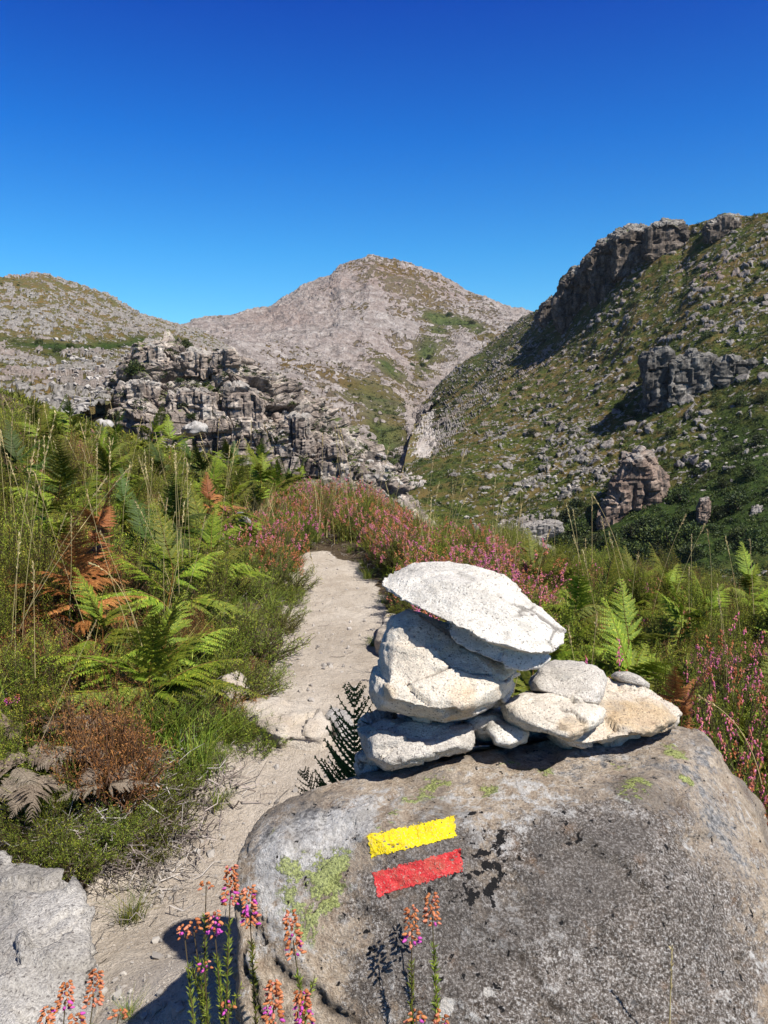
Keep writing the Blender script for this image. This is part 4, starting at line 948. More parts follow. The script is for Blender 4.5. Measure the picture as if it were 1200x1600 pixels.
def bell_cluster(S, p0, axis, length, n, size, r, lo, hi, rad=.006):
    """spike of little bells round an axis"""
    u = r.uniform(0, 1, n); a = r.uniform(0, 6.283, n)
    ax = nrm(np.asarray(axis, float)); X = nrm(np.cross(ax, [.3, .5, .8])); Y = np.cross(ax, X)
    out = np.cos(a)[:, None] * X + np.sin(a)[:, None] * Y
    c = p0 + ax * (u * length)[:, None] + out * rad * r.uniform(.5, 1.2, (n, 1)) * (1.1 - .6 * u[:, None])
    d = nrm(out * .8 + [0, 0, -.5]); s1 = nrm(np.cross(d, r.normal(size=(n, 3)))); s2 = np.cross(d, s1)
    L = size; V = np.stack([c - d * L * .5, c + s1 * L * .36, c + s2 * L * .36, c - s1 * L * .36, c - s2 * L * .36, c + d * L * .6], 1)
    T0 = np.array([[0, 1, 2], [0, 2, 3], [0, 3, 4], [0, 4, 1], [5, 2, 1], [5, 3, 2], [5, 4, 3], [5, 1, 4]])
    F = ((np.arange(n) * 6)[:, None, None] + T0[None]).reshape(-1, 3)
    S.add(V, F, np.repeat(np.clip(r.uniform(lo, hi, n), 0, 1), 6))
def flowers_mesh(end, seed, frac, lo, hi, n=16, ln=.045, size=.008, two=None):
    r = np.random.default_rng(seed); S = Soup(); pick = r.random(len(end)) < frac
    for p in end[pick]:
        l_, h_ = (lo, hi) if two is None or r.random() < .6 else two
        ax = nrm(np.array([p[0] * .6, p[1] * .6, .25]) + r.normal(size=3) * .08)
        bell_cluster(S, p - ax * ln * .6, ax, ln * r.uniform(.7, 1.4), n, size, r, l_, h_, rad=.0075)
    return S.mesh('blossom', False)
def setm(m, mat): m.materials.clear(); m.materials.append(mat); return m
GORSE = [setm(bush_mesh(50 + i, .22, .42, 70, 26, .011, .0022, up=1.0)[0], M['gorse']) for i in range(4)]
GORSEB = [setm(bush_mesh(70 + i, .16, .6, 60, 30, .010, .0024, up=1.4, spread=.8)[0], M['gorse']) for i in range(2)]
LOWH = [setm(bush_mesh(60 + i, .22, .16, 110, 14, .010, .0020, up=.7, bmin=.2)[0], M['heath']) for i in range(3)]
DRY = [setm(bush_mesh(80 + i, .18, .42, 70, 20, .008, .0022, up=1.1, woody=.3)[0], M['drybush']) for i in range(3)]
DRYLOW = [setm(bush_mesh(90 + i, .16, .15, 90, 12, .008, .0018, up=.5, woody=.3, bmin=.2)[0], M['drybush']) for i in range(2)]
HEA = []
for i in range(4):
    m_, P_, e_ = bush_mesh(100 + i, .20, .34, 62, 20, .009, .0020, up=1.2)
    HEA.append((setm(m_, M['heath']), setm(flowers_mesh(e_, 5 + i, .8, *[(.1, .5), (.35, .85), (.55, .95), (.0, .35)][i], two=[(.6, .9), (.0, .4), (.2, .5), (.3, .6)][i]), M['bell'])))
def twig_mesh(seed, n, Rr, H):
    r = np.random.default_rng(seed); S = Soup()
    az = r.uniform(0, 6.283, n); k = 6; t = np.linspace(0, 1, k)[None, :, None]
    st = np.stack([r.normal(size=n) * Rr * .35, r.normal(size=n) * Rr * .35, np.zeros(n)], -1)
    d = np.stack([np.cos(az), np.sin(az), r.uniform(.1, 1.0, n) * H / Rr], -1) * (Rr * r.uniform(.4, 1.1, (n, 1)))
    Pn = st[:, None] + d[:, None] * t + r.normal(size=(n, k, 3)) * .012 + np.array([0, 0, -1.]) * (Rr * .25) * t ** 2 * r.uniform(0, 1, (n, 1, 1))
    tubes(S, Pn, np.linspace(.0022, .0006, k)[None] * r.uniform(.5, 1.4, (n, 1)), r.uniform(.1, 1, n), 3)
    return setm(S.mesh('twigs', False), M['twig'])
TWIG = [twig_mesh(i, 110, .13, .10) for i in range(3)]
def tuft_mesh(seed, n, H, lean=.5, w=.0025, lo=0, hi=.8, mat='grass', k=5):
    r = np.random.default_rng(seed); S = Soup(); az = r.uniform(0, 6.283, n); t = np.linspace(0, 1, k)[None, :, None]
    st = np.stack([r.normal(size=n) * .02, r.normal(size=n) * .02, np.zeros(n)], -1) * (H / .15)
    o = np.stack([np.cos(az), np.sin(az), np.zeros(n)], -1); hh = H * r.uniform(.5, 1.1, (n, 1, 1))
    Pn = st[:, None] + o[:, None] * hh * lean * t ** 2 * r.uniform(.3, 1.4, (n, 1, 1)) + np.array([0, 0, 1.]) * hh * (t - .3 * lean * t ** 2)
    side = nrm(np.cross(o, [0, 0, 1.]) + r.normal(size=(n, 3)) * .3)
    ribbons(S, Pn, (w * (1 - np.linspace(0, .85, k)))[None] * np.ones((n, 1)), side, r.uniform(lo, hi, n))
    return setm(S.mesh('grass_tuft', False), M[mat])
TUFT = [tuft_mesh(i, 110, .15, .7, .0026) for i in range(3)]
TUFTY = [tuft_mesh(10 + i, 100, .28, .6, .0028, .3, 1.0) for i in range(3)]
TUFTD = [tuft_mesh(20 + i, 80, .34, .55, .0026, 0, .9, 'straw') for i in range(2)]
def stalk(p0, tip, bend, seed, headlen=.10, r0=.0011, sp=46, droop=0.0, label=None, group='tall dry grass stems', fat=1.0, curve=None):
    """one long grass stem with its seed head; ends at the given world point"""
    r = np.random.default_rng(seed); p0 = np.array(p0, float); tip = np.array(tip, float)
    k = 14; t = np.linspace(0, 1, k)[:, None]
    mid = (p0 + tip) / 2 + np.array(bend, float)
    pts = ((1 - t) ** 2 * p0 + 2 * t * (1 - t) * mid + t ** 2 * tip) - p0
    e = tag(empty('grass_stalk', p0), label, 'grass stalk', group)
    S = Soup(); tubes(S, pts[None], (r0 * (1 - .55 * t.ravel()))[None], .6, 4)
    obj('stem', setm(S.mesh('stem'), M['straw']), None, e)
    S = Soup(); L = np.linalg.norm(pts[-1] - pts[0]); u = 1 - (headlen / L) * r.uniform(0, 1, sp)
    B = np.stack([np.interp(u, t.ravel(), pts[:, c]) for c in range(3)], -1); ax = nrm(pts[-1] - pts[-3])
    leaves(S, B, ax + r.normal(size=(sp, 3)) * .28, .011 * fat, .0032 * fat, r.uniform(.3, 1, sp))
    obj('seed_head', setm(S.mesh('seed_head', False), M['straw']), None, e)
    return e

# ================================================================== planting
cnt = {}
def put(kind, meshes, x, y, s, name, cat, label, group, rz=None, flowers=False, zs=1.0, tilt=.12):
    z = float(gheight(np.array([x]), np.array([y]))[0]) - .015
    r = random
    i = r.randrange(len(meshes)); m = meshes[i]
    o = obj(name, m[0] if flowers else m, None, None, (x, y, z), (r.uniform(-tilt, tilt), r.uniform(-tilt, tilt), r.uniform(0, 6.28) if rz is None else rz), (s, s, s * zs))
    tag(o, label, cat, group)
    if flowers: obj('blossom', m[1], None, o)
    return o
def near_pts(n, xr, yr, test, mind, seed, tries=40):
    r = np.random.default_rng(seed); out = []
    for _ in range(n * tries):
        if len(out) >= n: break
        y = r.uniform(*yr); x = r.uniform(*xr) * (y + .6)
        if not test(x, y): continue
        if all((x - a) ** 2 + (y - b) ** 2 > (mind * (.55 + .11 * y)) ** 2 for a, b in out): out.append((x, y))
    return out
def LEFT(x, y, m=0.0): l, r_ = pedge(y); return x < l - m
def RIGHT(x, y, m=0.0):
    l, r_ = pedge(y); return x > r_ + m and not (-.3 < x < .9 and y < 2.05)
def vis_r(x, y): return x < .56 * y + .35

LB = 'plants on the left bank'; 
# grass and low heather along the trail edge
for x, y in near_pts(110, (-.62, 0), (1.9, 6.2), lambda x, y: LEFT(x, y, -.01) and not LEFT(x, y, .5), .12, 1):
    k = random.random()
    if y < 2.15 and x > -.78: continue
    if k < .45: put('t', TUFT, x, y, random.uniform(.7, 1.5), 'grass_tuft', 'grass', 'short green grass tuft at the left edge of the trail', 'grass tufts along the trail edge')
    elif k < .92: put('h', LOWH, x, y, random.uniform(.6, 1.15), 'low_heather', 'heather', 'low green heather cushion at the left edge of the trail', 'low heather along the trail edge')
    else: put('d', DRYLOW, x, y, random.uniform(.5, .8), 'dry_heather', 'dry shrub', 'dry brown heather cushion at the left edge of the trail', 'dry heather along the trail edge')
# main bank
for x, y in near_pts(300, (-.75, 0), (1.95, 9.5), lambda x, y: LEFT(x, y, .22 + .03 * y), .19, 2):
    k = random.random(); d = pedge(y)[0] - x
    s = random.uniform(.7, 1.15) * (.75 if y < 2.6 else 1) * min(1, .6 + d * .7)
    if k < .42: put('g', GORSE, x, y, s, 'gorse_bush', 'bush', 'fine leaved green bush among the ferns on the left bank', 'green bushes on the left bank')
    elif k < .52: put('g', GORSEB, x, y, s * .8, 'broom_bush', 'bush', 'upright yellow green bush on the left bank', 'upright bushes on the left bank')
    elif k < .62: put('d', DRY, x, y, s * .85, 'dry_bush', 'dry shrub', 'orange brown dry bush on the left bank', 'dry bushes on the left bank')
    elif k < .82: put('t', TUFTY, x, y, random.uniform(.8, 1.3), 'grass_tuft', 'grass', 'yellowish grass tuft among the bushes on the left bank', 'grass tufts on the left bank')
    elif k < .9: put('h', LOWH, x, y, 1.3, 'low_heather', 'heather', 'green heather cushion between the bushes on the left bank', 'heather cushions on the left bank')
    elif y > 3: put('f', HEA, x, y, s * .8, 'heather_bush', 'heather', 'flowering heather among the green bushes of the left bank', 'flowering heather on the left bank', flowers=True)
    else: put('d', DRYLOW, x, y, .9, 'dry_heather', 'dry shrub', 'grey brown dead heather under the bushes of the left bank', 'dead heather on the left bank')
# heather around the end of the trail and along the crest to the right
CR = [(455, 800), (480, 790), (505, 800), (530, 790), (548, 812), (560, 830), (575, 800), (590, 825), (605, 838), (620, 812), (640, 835), (655, 850), (670, 828), (690, 850), (700, 868), (640, 862), (612, 862), (575, 860), (590, 880), (625, 880), (720, 860), (745, 872), (765, 880), (540, 850), (520, 838), (498, 835), (660, 880), (690, 885), (790, 890), (740, 890), (470, 820), (430, 830), (445, 790)]
for j, (px, py) in enumerate(CR):
    for q in range(2):
        y = random.uniform(4.6, 7.6) if px < 600 else random.uniform(3.4, 6.2)
        x = (px - 600) / FPX * y
        if not RIGHT(x, y, .12): y = random.uniform(5.9, 7.4); x = (px - 600) / FPX * y
        if q and random.random() < .4:
            put('g', GORSE if random.random() < .6 else TUFTY, x, y, random.uniform(.7, 1.0), 'crest_bush', 'bush', 'green growth mixed into the flowering heather on the crest', 'green growth on the crest'); continue
        put('f', HEA, x, y, random.uniform(.65, 1.05), 'heather_bush', 'heather', 'pink and orange flowering heather on the crest past the trail', 'flowering heather on the crest', flowers=True)
for x, y in near_pts(110, (-.34, .18), (5.65, 9.2), lambda x, y: True, .2, 4):
    k = random.random()
    if k < .4: put('t', TUFTY, x, y, random.uniform(.8, 1.3), 'grass_tuft', 'grass', 'yellow grass tuft on the crest beyond the trail', 'grass tufts on the crest')
    elif k < .6: put('t', TUFTD, x, y, random.uniform(.9, 1.3), 'straw_tuft', 'grass', 'straw coloured grass tuft on the crest beyond the trail', 'straw tufts on the crest')
    else: put('g', GORSE, x, y, random.uniform(.55, .9), 'gorse_bush', 'bush', 'green bush on the crest beyond the end of the trail', 'green bushes on the crest')
for x, y in near_pts(26, (-.4, -.05), (4.2, 8.0), lambda x, y: LEFT(x, y, .02) and not LEFT(x, y, .5), .2, 9):
    put('f', HEA, x, y, random.uniform(.6, .95), 'heather_bush', 'heather', 'flowering heather at the far left edge of the trail', 'flowering heather by the trail', flowers=True)
# right side behind the boulder
for x, y in near_pts(250, (-.02, .66), (1.6, 6.5), lambda x, y: RIGHT(x, y, .1) and vis_r(x, y) and (x > .75 or y > 2.15), .17, 5):
    k = random.random(); s = random.uniform(.5, .82)
    if k < .5: put('g', GORSE, x, y, s * .9, 'gorse_bush', 'bush', 'fine leaved green bush behind the boulder', 'green bushes behind the boulder')
    elif k < .64: put('g', GORSEB, x, y, s * .85, 'broom_bush', 'bush', 'upright yellow green bush behind the boulder', 'upright bushes behind the boulder')
    elif k < .82: put('f', HEA, x, y, s * .9, 'heather_bush', 'heather', 'flowering heather among the green bushes behind the boulder', 'flowering heather behind the boulder', flowers=True)
    elif k < .9: put('t', TUFTY, x, y, s, 'grass_tuft', 'grass', 'yellow green grass tuft behind the boulder', 'grass tufts behind the boulder')
    else: put('d', DRY, x, y, s * .8, 'dry_bush', 'dry shrub', 'brown dry bush behind the boulder', 'dry bushes behind the boulder')
# grass tufts at right trail edge
for x, y in near_pts(26, (-.1, .2), (2.2, 6.8), lambda x, y: RIGHT(x, y, -.03) and not RIGHT(x, y, .22), .12, 6):
    put('t', TUFT, x, y, random.uniform(.5, .9), 'grass_tuft', 'grass', 'short green grass tuft at the right edge of the trail', 'grass tufts along the right trail edge')

# bracken -------------------------------------------------------------
fs = 1000
for x, y in near_pts(38, (-.40, -.02), (2.8, 8.2), lambda x, y: LEFT(x, y, .3), .36, 7):
    fs += 1; h = random.uniform(.24, .44)
    z = float(gheight(np.array([x]), np.array([y]))[0])
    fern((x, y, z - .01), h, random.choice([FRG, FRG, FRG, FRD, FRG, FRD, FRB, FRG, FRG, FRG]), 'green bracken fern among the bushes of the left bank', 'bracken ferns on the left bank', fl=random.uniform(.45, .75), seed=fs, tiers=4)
for x, y in near_pts(24, (.14, .60), (1.7, 4.6), lambda x, y: RIGHT(x, y, .15) and vis_r(x, y) and (x > .8 or y > 2.2), .36, 8):
    fs += 1; h = random.uniform(.14, .28)
    z = float(gheight(np.array([x]), np.array([y]))[0])
    k = random.random()
    fern((x, y, z - .01), h, FRG if k < .93 or y > 2.4 else FRB, 'bracken fern among the bushes behind the boulder', 'bracken ferns behind the boulder', fl=random.uniform(.42, .68), seed=fs, tiers=4)
def fernat(px, py, Y, h, fr, label, **k):
    """fern whose top shows near photo pixel (px,py)"""
    q = P(px, py, Y); z = float(gheight(np.array([q[0]]), np.array([q[1]]))[0]) - .01
    return fern((q[0], q[1], z), max(q[2] - z - h, .12), fr, label, **k)
fernat(222, 1010, 2.35, .12, FRG, 'wide green bracken with red brown stalks overhanging the dirt beside the trail', tiers=4, fl=0.70, seed=501, rz=.6)
fernat(262, 905, 2.75, .24, FRG, 'bright yellow green bracken standing upright in the middle of the left bank', tiers=3, fl=0.66, seed=502, rz=.2)
fernat(160, 920, 2.6, .15, FRG, 'bright bracken left of the upright one, near the dry bush', tiers=3, fl=0.55, seed=503)
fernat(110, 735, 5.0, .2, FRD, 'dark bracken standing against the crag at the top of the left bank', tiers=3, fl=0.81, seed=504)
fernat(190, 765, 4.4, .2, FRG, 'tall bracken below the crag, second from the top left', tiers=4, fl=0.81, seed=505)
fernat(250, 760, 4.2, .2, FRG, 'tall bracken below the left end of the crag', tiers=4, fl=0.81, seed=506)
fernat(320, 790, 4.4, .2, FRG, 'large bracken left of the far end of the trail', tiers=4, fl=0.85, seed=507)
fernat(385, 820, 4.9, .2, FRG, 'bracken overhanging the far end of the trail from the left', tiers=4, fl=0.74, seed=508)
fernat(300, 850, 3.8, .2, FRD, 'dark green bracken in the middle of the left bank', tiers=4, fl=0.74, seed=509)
fernat(408, 880, 4.4, .05, FRB, 'small golden brown bracken by the far trail edge', tiers=1, fl=0.29, seed=510)
fernat(1000, 895, 2.6, .26, FRG, 'fresh green bracken with an upright pale stalk behind the cairn', tiers=3, fl=0.54, seed=511)
fernat(870, 945, 2.5, .2, FRG, 'bracken leaning out right behind the top slab of the cairn', tiers=3, fl=0.51, seed=512)
fernat(900, 925, 3.0, .2, FRG, 'bracken a step behind the cairn, left of the pale stalk', tiers=3, fl=0.51, seed=513)
fernat(1080, 980, 2.3, .2, FRG, 'bracken spreading right of the cairn', tiers=3, fl=0.48, seed=514)
fernat(1065, 1050, 1.95, .1, FRB, 'rusty brown bracken behind the right end of the ochre slab', tiers=3, fl=0.32, seed=515)
fernat(1090, 1075, 1.85, .04, FRB, 'dead orange bracken drooping beside the boulder top', tiers=2, fl=0.27, seed=516)
# dead grey bracken at lower left
for j, (px, py, rz) in enumerate([(180, 1290, 2.5), (40, 1310, 1.0), (30, 1200, 1.2), (70, 1245, 2.2), (110, 1235, .3), (20, 1265, .2), (150, 1260, -.8), (60, 1290, 1.9), (120, 1180, 2.8)]):
    q = gp(px, py); e = tag(empty('dead_fern', q + (0, 0, .03), rz), ['withered grey bracken lying over dead twigs in the lower left'][0], 'dead fern', 'withered grey ferns in the lower left')
    sm, p = stem_mesh(.08, (.02, .02), j, tint=.8, r0=.002); obj('stem', sm, M['ferndead'], e)
    for a in (0, 1.9, 3.6): obj('frond', FRX[j % 4], None, e, tuple(p[-1]), (R(random.uniform(-6, 12)), random.uniform(-.4, .4), a + random.uniform(-.4, .4)), random.uniform(.2, .36))
for j, (px, py) in enumerate([(60, 1160), (130, 1210), (200, 1230), (40, 1230), (90, 1300), (220, 1300), (260, 1310), (170, 1330), (300, 1300), (120, 1270), (20, 1150), (320, 1240), (250, 1370)]):
    q = gp(px, py); put('w', TWIG, q[0], q[1], random.uniform(.7, 1.2), 'dead_brushwood', 'brushwood', 'tangle of grey dead twigs at the foot of the left bank', 'dead brushwood at the foot of the bank')
for j, (px, py) in enumerate([(165, 1190), (130, 1150), (100, 1050), (60, 1010), (180, 1215)]):
    q = gp(px, py + 40); put('w', DRYLOW, q[0], q[1], random.uniform(.9, 1.2), 'dry_gorse', 'dry shrub', 'tan dried gorse sprays on the lower left bank', 'dried gorse on the lower left bank', zs=1.6)
for j, (px, py) in enumerate([(40, 1330), (70, 1345), (110, 1350), (25, 1310), (220, 1340), (250, 1290), (285, 1270), (310, 1200), (270, 1230), (335, 1180), (350, 1150), (180, 1300), (210, 1270), (150, 1320), (70, 1300), (385, 1150), (400, 1165)]):
    q = gp(px, py); put('w', LOWH if j % 3 else TUFT, q[0], q[1], random.uniform(.45, .75), 'low_heather' if j % 3 else 'grass_tuft', 'heather' if j % 3 else 'grass',
                        'low green heather at the foot of the left bank' if j % 3 else 'small grass tuft at the foot of the left bank', 'low heather at the foot of the bank' if j % 3 else 'grass tufts at the foot of the bank')
for j, (px, py, lab) in enumerate([(338, 1262, 'small round grass tuft alone on the trail, left of the boulder'), (205, 1440, 'fading grass tuft on the dirt beside the bottom left rock'), (200, 1590, 'tiny dry grass tuft at the bottom edge of the trail'),
                                   (580, 1010, 'green tuft in a crack at the right trail edge, beside the cairn'), (575, 905, 'green tuft at the far right trail edge, above the slab tip')]):
    q = gp(px, py); put('w', TUFT, q[0], q[1], [.6, .7, .4, .5, .8][j], 'grass_tuft', 'grass', lab, None)
# the fern in shade behind the boulder
_sf = frond_mesh(8, L=.4, pairs=32, arch=.30, width=.33, pin=.05, lam=.06, hook=.35); SHD, SHG = with_mat([_sf], M['ferndark'])[0], with_mat([_sf], M['fern'])[0]  # dark copy carries the shade in its colour, green copy the lit tips
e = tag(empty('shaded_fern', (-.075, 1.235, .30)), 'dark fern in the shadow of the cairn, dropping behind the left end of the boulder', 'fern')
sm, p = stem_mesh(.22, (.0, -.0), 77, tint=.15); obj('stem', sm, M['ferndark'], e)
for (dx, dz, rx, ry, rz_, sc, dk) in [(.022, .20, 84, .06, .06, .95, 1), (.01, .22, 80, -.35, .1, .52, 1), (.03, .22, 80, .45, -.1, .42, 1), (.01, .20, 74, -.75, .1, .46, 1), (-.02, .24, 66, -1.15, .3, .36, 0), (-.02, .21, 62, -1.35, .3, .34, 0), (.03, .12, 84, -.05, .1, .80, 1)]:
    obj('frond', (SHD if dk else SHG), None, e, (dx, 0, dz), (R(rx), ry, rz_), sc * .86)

# tall grass stems --------------------------------------------------------
def st(px0, py0, px1, py1, Y, bend, label, hl=.12, seed=0, fat=1.0, Y1=None, g_='tall dry grass stems'):
    a = P(px0, py0, Y); b = P(px1, py1, Y1 or Y)
    stalk(a, b, bend, seed, headlen=hl, label=label, fat=fat, group=g_)
st(18, 1010, 62, 655, 2.6, (-.03, 0, 0), 'tall straw grass stem left of the tallest one, in the upper left', .28, 1, 1.25)
st(35, 1000, 88, 640, 2.6, (-.04, 0, 0), 'tallest straw grass stem reaching up the crag in the upper left', .22, 2, 1.2)
st(40, 960, 205, 728, 2.4, (.0, 0, .05), 'long straw stem arching right over the left bank', .10, 3)
st(30, 985, 168, 745, 2.45, (-.03, 0, .02), 'straw stem beside the arching one on the left bank', .08, 4)
st(28, 1180, 30, 835, 2.3, (-.02, 0, 0), 'upright pale grass stem near the left edge', .12, 5)
st(55, 1060, 52, 880, 2.2, (.0, 0, 0), 'short pale grass stem in front of the leftmost bushes', .09, 6)
st(30, 1240, 150, 972, 2.0, (.0, 0, .02), 'thin bent grass stem crossing the lower left bank', .06, 7, .8)
st(222, 1010, 140, 880, 2.3, (.03, 0, .10), 'curved dry stem bowing left in the middle of the bank', .06, 8, .8)
st(280, 960, 320, 808, 2.9, (.02, 0, .0), 'slender stem right of the bright bracken', .05, 9, .8)
st(150, 880, 152, 690, 3.2, (0, 0, 0), 'straw stem with a dense head among the upper left ferns', .12, 10, 1.2)
st(170, 880, 172, 685, 3.4, (0, 0, 0), 'brownish straw stem, right of the dense headed one', .14, 11, 1.2)
st(235, 840, 226, 700, 3.8, (0, 0, 0), 'straw stem rising over the tall ferns', .14, 12, 1.2)
st(240, 830, 248, 780, 3.8, (0, 0, 0), 'short straw stem just left of the large ferns', .06, 13)
st(905, 870, 885, 787, 3.0, (0, 0, 0), 'thin pale stem leaning left over the dark valley shrubs', .08, 14, .9)
st(925, 880, 925, 775, 3.0, (0, 0, 0), 'straight thin stem before the dark valley shrubs', .06, 15, .8)
st(975, 890, 925, 772, 2.9, (.02, 0, .02), 'pale stem leaning over, right of the straight one', .05, 16, .9)
st(1178, 960, 1172, 845, 2.6, (0, 0, 0), 'lone grass stem at the right edge above the bushes', .05, 17, .8)
st(1190, 1225, 1095, 1090, 1.55, (.03, 0, .05), 'long pale stem bowing toward the boulder on the right', .04, 18, .8)
st(1040, 1790, 1050, 1480, .72, (0, 0, 0), 'single dry stem standing in front of the boulder on the right', .05, 19, .5)
st(492, 895, 484, 862, 3.9, (0, 0, 0), 'tiny pale stem standing above the left tip of the top slab', .05, 20, .8)
random.seed(44)
for j in range(34):
    px = random.uniform(330, 860); y = random.uniform(5.2, 7.8) if px < 560 else random.uniform(3.6, 6.6)
    x = (px - 600) / FPX * y; z = float(gheight(np.array([x]), np.array([y]))[0])
    h = random.uniform(.45, .85)
    stalk((x, y, z), (x + random.uniform(-.18, .18), y + random.uniform(-.1, .1), z + h), (random.uniform(-.05, .05), 0, .04), 200 + j, headlen=random.uniform(.08, .18), r0=.0014, label='dry grass stem standing among the heather on the crest', group='dry grass stems on the crest', fat=1.3)
for j in range(22):
    px = random.uniform(790, 1190); y = random.uniform(2.2, 4.2)
    x = (px - 600) / FPX * y; z = float(gheight(np.array([x]), np.array([y]))[0])
    h = random.uniform(.4, .6)
    stalk((x, y, z), (x + random.uniform(-.15, .15), y + random.uniform(-.1, .1), z + h), (random.uniform(-.05, .05), 0, .04), 300 + j, headlen=random.uniform(.04, .1), label='thin dry grass stem among the bushes behind the boulder', group='dry grass stems behind the boulder')
for j in range(60):
    px = random.uniform(0, 330); y = random.uniform(2.6, 6.2)
    x = (px - 600) / FPX * y; z = float(gheight(np.array([x]), np.array([y]))[0])
    if not LEFT(x, y, .3): continue
    stalk((x, y, z), (x + random.uniform(-.2, .2), y + random.uniform(-.1, .1), z + random.uniform(.5, .8)), (random.uniform(-.05, .05), 0, .04), 400 + j, headlen=random.uniform(.05, .15), label='dry grass stem among the bushes of the left bank', group='dry grass stems on the left bank')

# undergrowth that covers the soil: uncountable ------------------------------
def undergrowth():
    r = np.random.default_rng(9); S = Soup()
    n = 90000; y = 1.7 + 8.3 * r.random(n) ** 1.25; x = r.uniform(-.72, .66, n) * (y + .7)
    l, r_ = pedge(y)
    keep_ = (x < l - .02 - .05 * r.random(n)) | ((x > r_ + .03) & ~((x > -.3) & (x < .85) & (y < 1.9))) | (y > 7.6)
    keep_ &= ~((y < 2.0) & (x > -.95) & (x < 0)) & ~((x < -.4) & (y < 1.95))
    x, y = x[keep_], y[keep_]; z = gheight(x, y); n = len(x)
    B = np.stack([x, y, z + r.random(n) * .10], -1)
    leaves(S, B, np.stack([r.normal(size=n) * .7, r.normal(size=n) * .7, r.uniform(.2, 1.2, n)], -1), r.uniform(.015, .05, n), .0035, np.clip(r.uniform(.1, .8, n), 0, 1))
    return setm(S.mesh('undergrowth', False), M['heath'])
tag(obj('undergrowth', undergrowth()), 'short leaves and stalks covering the soil between the plants', 'undergrowth', None, 'stuff')
def litter():
    r = np.random.default_rng(19); S = Soup()
    n = 26000; y = 1.5 + 7 * r.random(n) ** 1.3; x = r.uniform(-.7, .6, n) * (y + .6)
    l, r_ = pedge(y); dd = np.maximum(l - x, x - r_); pk = r.random(n) < np.where(dd > 0, .9, np.exp(dd / .04) * .22 + .02)
    x, y = x[pk], y[pk]; n = len(x); z = gheight(x, y)
    a = r.uniform(0, 6.28, n); L = r.uniform(.02, .09, n); k = 4; t = np.linspace(0, 1, k)[None, :, None]
    d = np.stack([np.cos(a), np.sin(a), r.uniform(-.05, .5, n)], -1) * L[:, None]
    Pn = np.stack([x, y, z + .004], -1)[:, None] + d[:, None] * t + r.normal(size=(n, k, 3)) * .003
    tubes(S, Pn, np.full((n, k), .0010), r.uniform(0, 1, n), 3)
    return setm(S.mesh('dead_twigs', False), M['twig'])
tag(obj('plant_litter', litter()), 'fallen dead twigs and stalks on the ground by the plants', 'litter', None, 'stuff')
def pebbles():
    r = np.random.default_rng(29); S = Soup(); bm = bmesh.new(); bmesh.ops.create_icosphere(bm, subdivisions=1, radius=1)
    v0 = np.array([v.co[:] for v in bm.verts]); f0 = np.array([[v.index for v in f.verts] for f in bm.faces]); bm.free()
    n = 9000; y = 1.2 + 6.0 * r.random(n) ** 1.6; x = r.uniform(-.5, .3, n) * (y + .5); l, r_ = pedge(y)
    k = (x > l - .06) & (x < r_ + .08); x, y = x[k], y[k]; n = len(x); z = gheight(x, y)
    s = .0016 + .010 * r.random(n) ** 6
    V = v0[None] * (1 + .3 * r.normal(size=(n, len(v0), 1))) * s[:, None, None] * r.uniform(.6, 1.3, (n, 1, 3)) + np.stack([x, y, z + s * .2], -1)[:, None]
    S.add(V.reshape(-1, 3), ((np.arange(n) * len(v0))[:, None, None] + f0[None]).reshape(-1, 3), np.repeat(r.uniform(.2, 1, n), len(v0)))
    return setm(S.mesh('pebbles', False), M['rocks'])
tag(obj('trail_gravel', pebbles()), 'fine pale grit scattered over the trail', 'gravel', None, 'stuff')

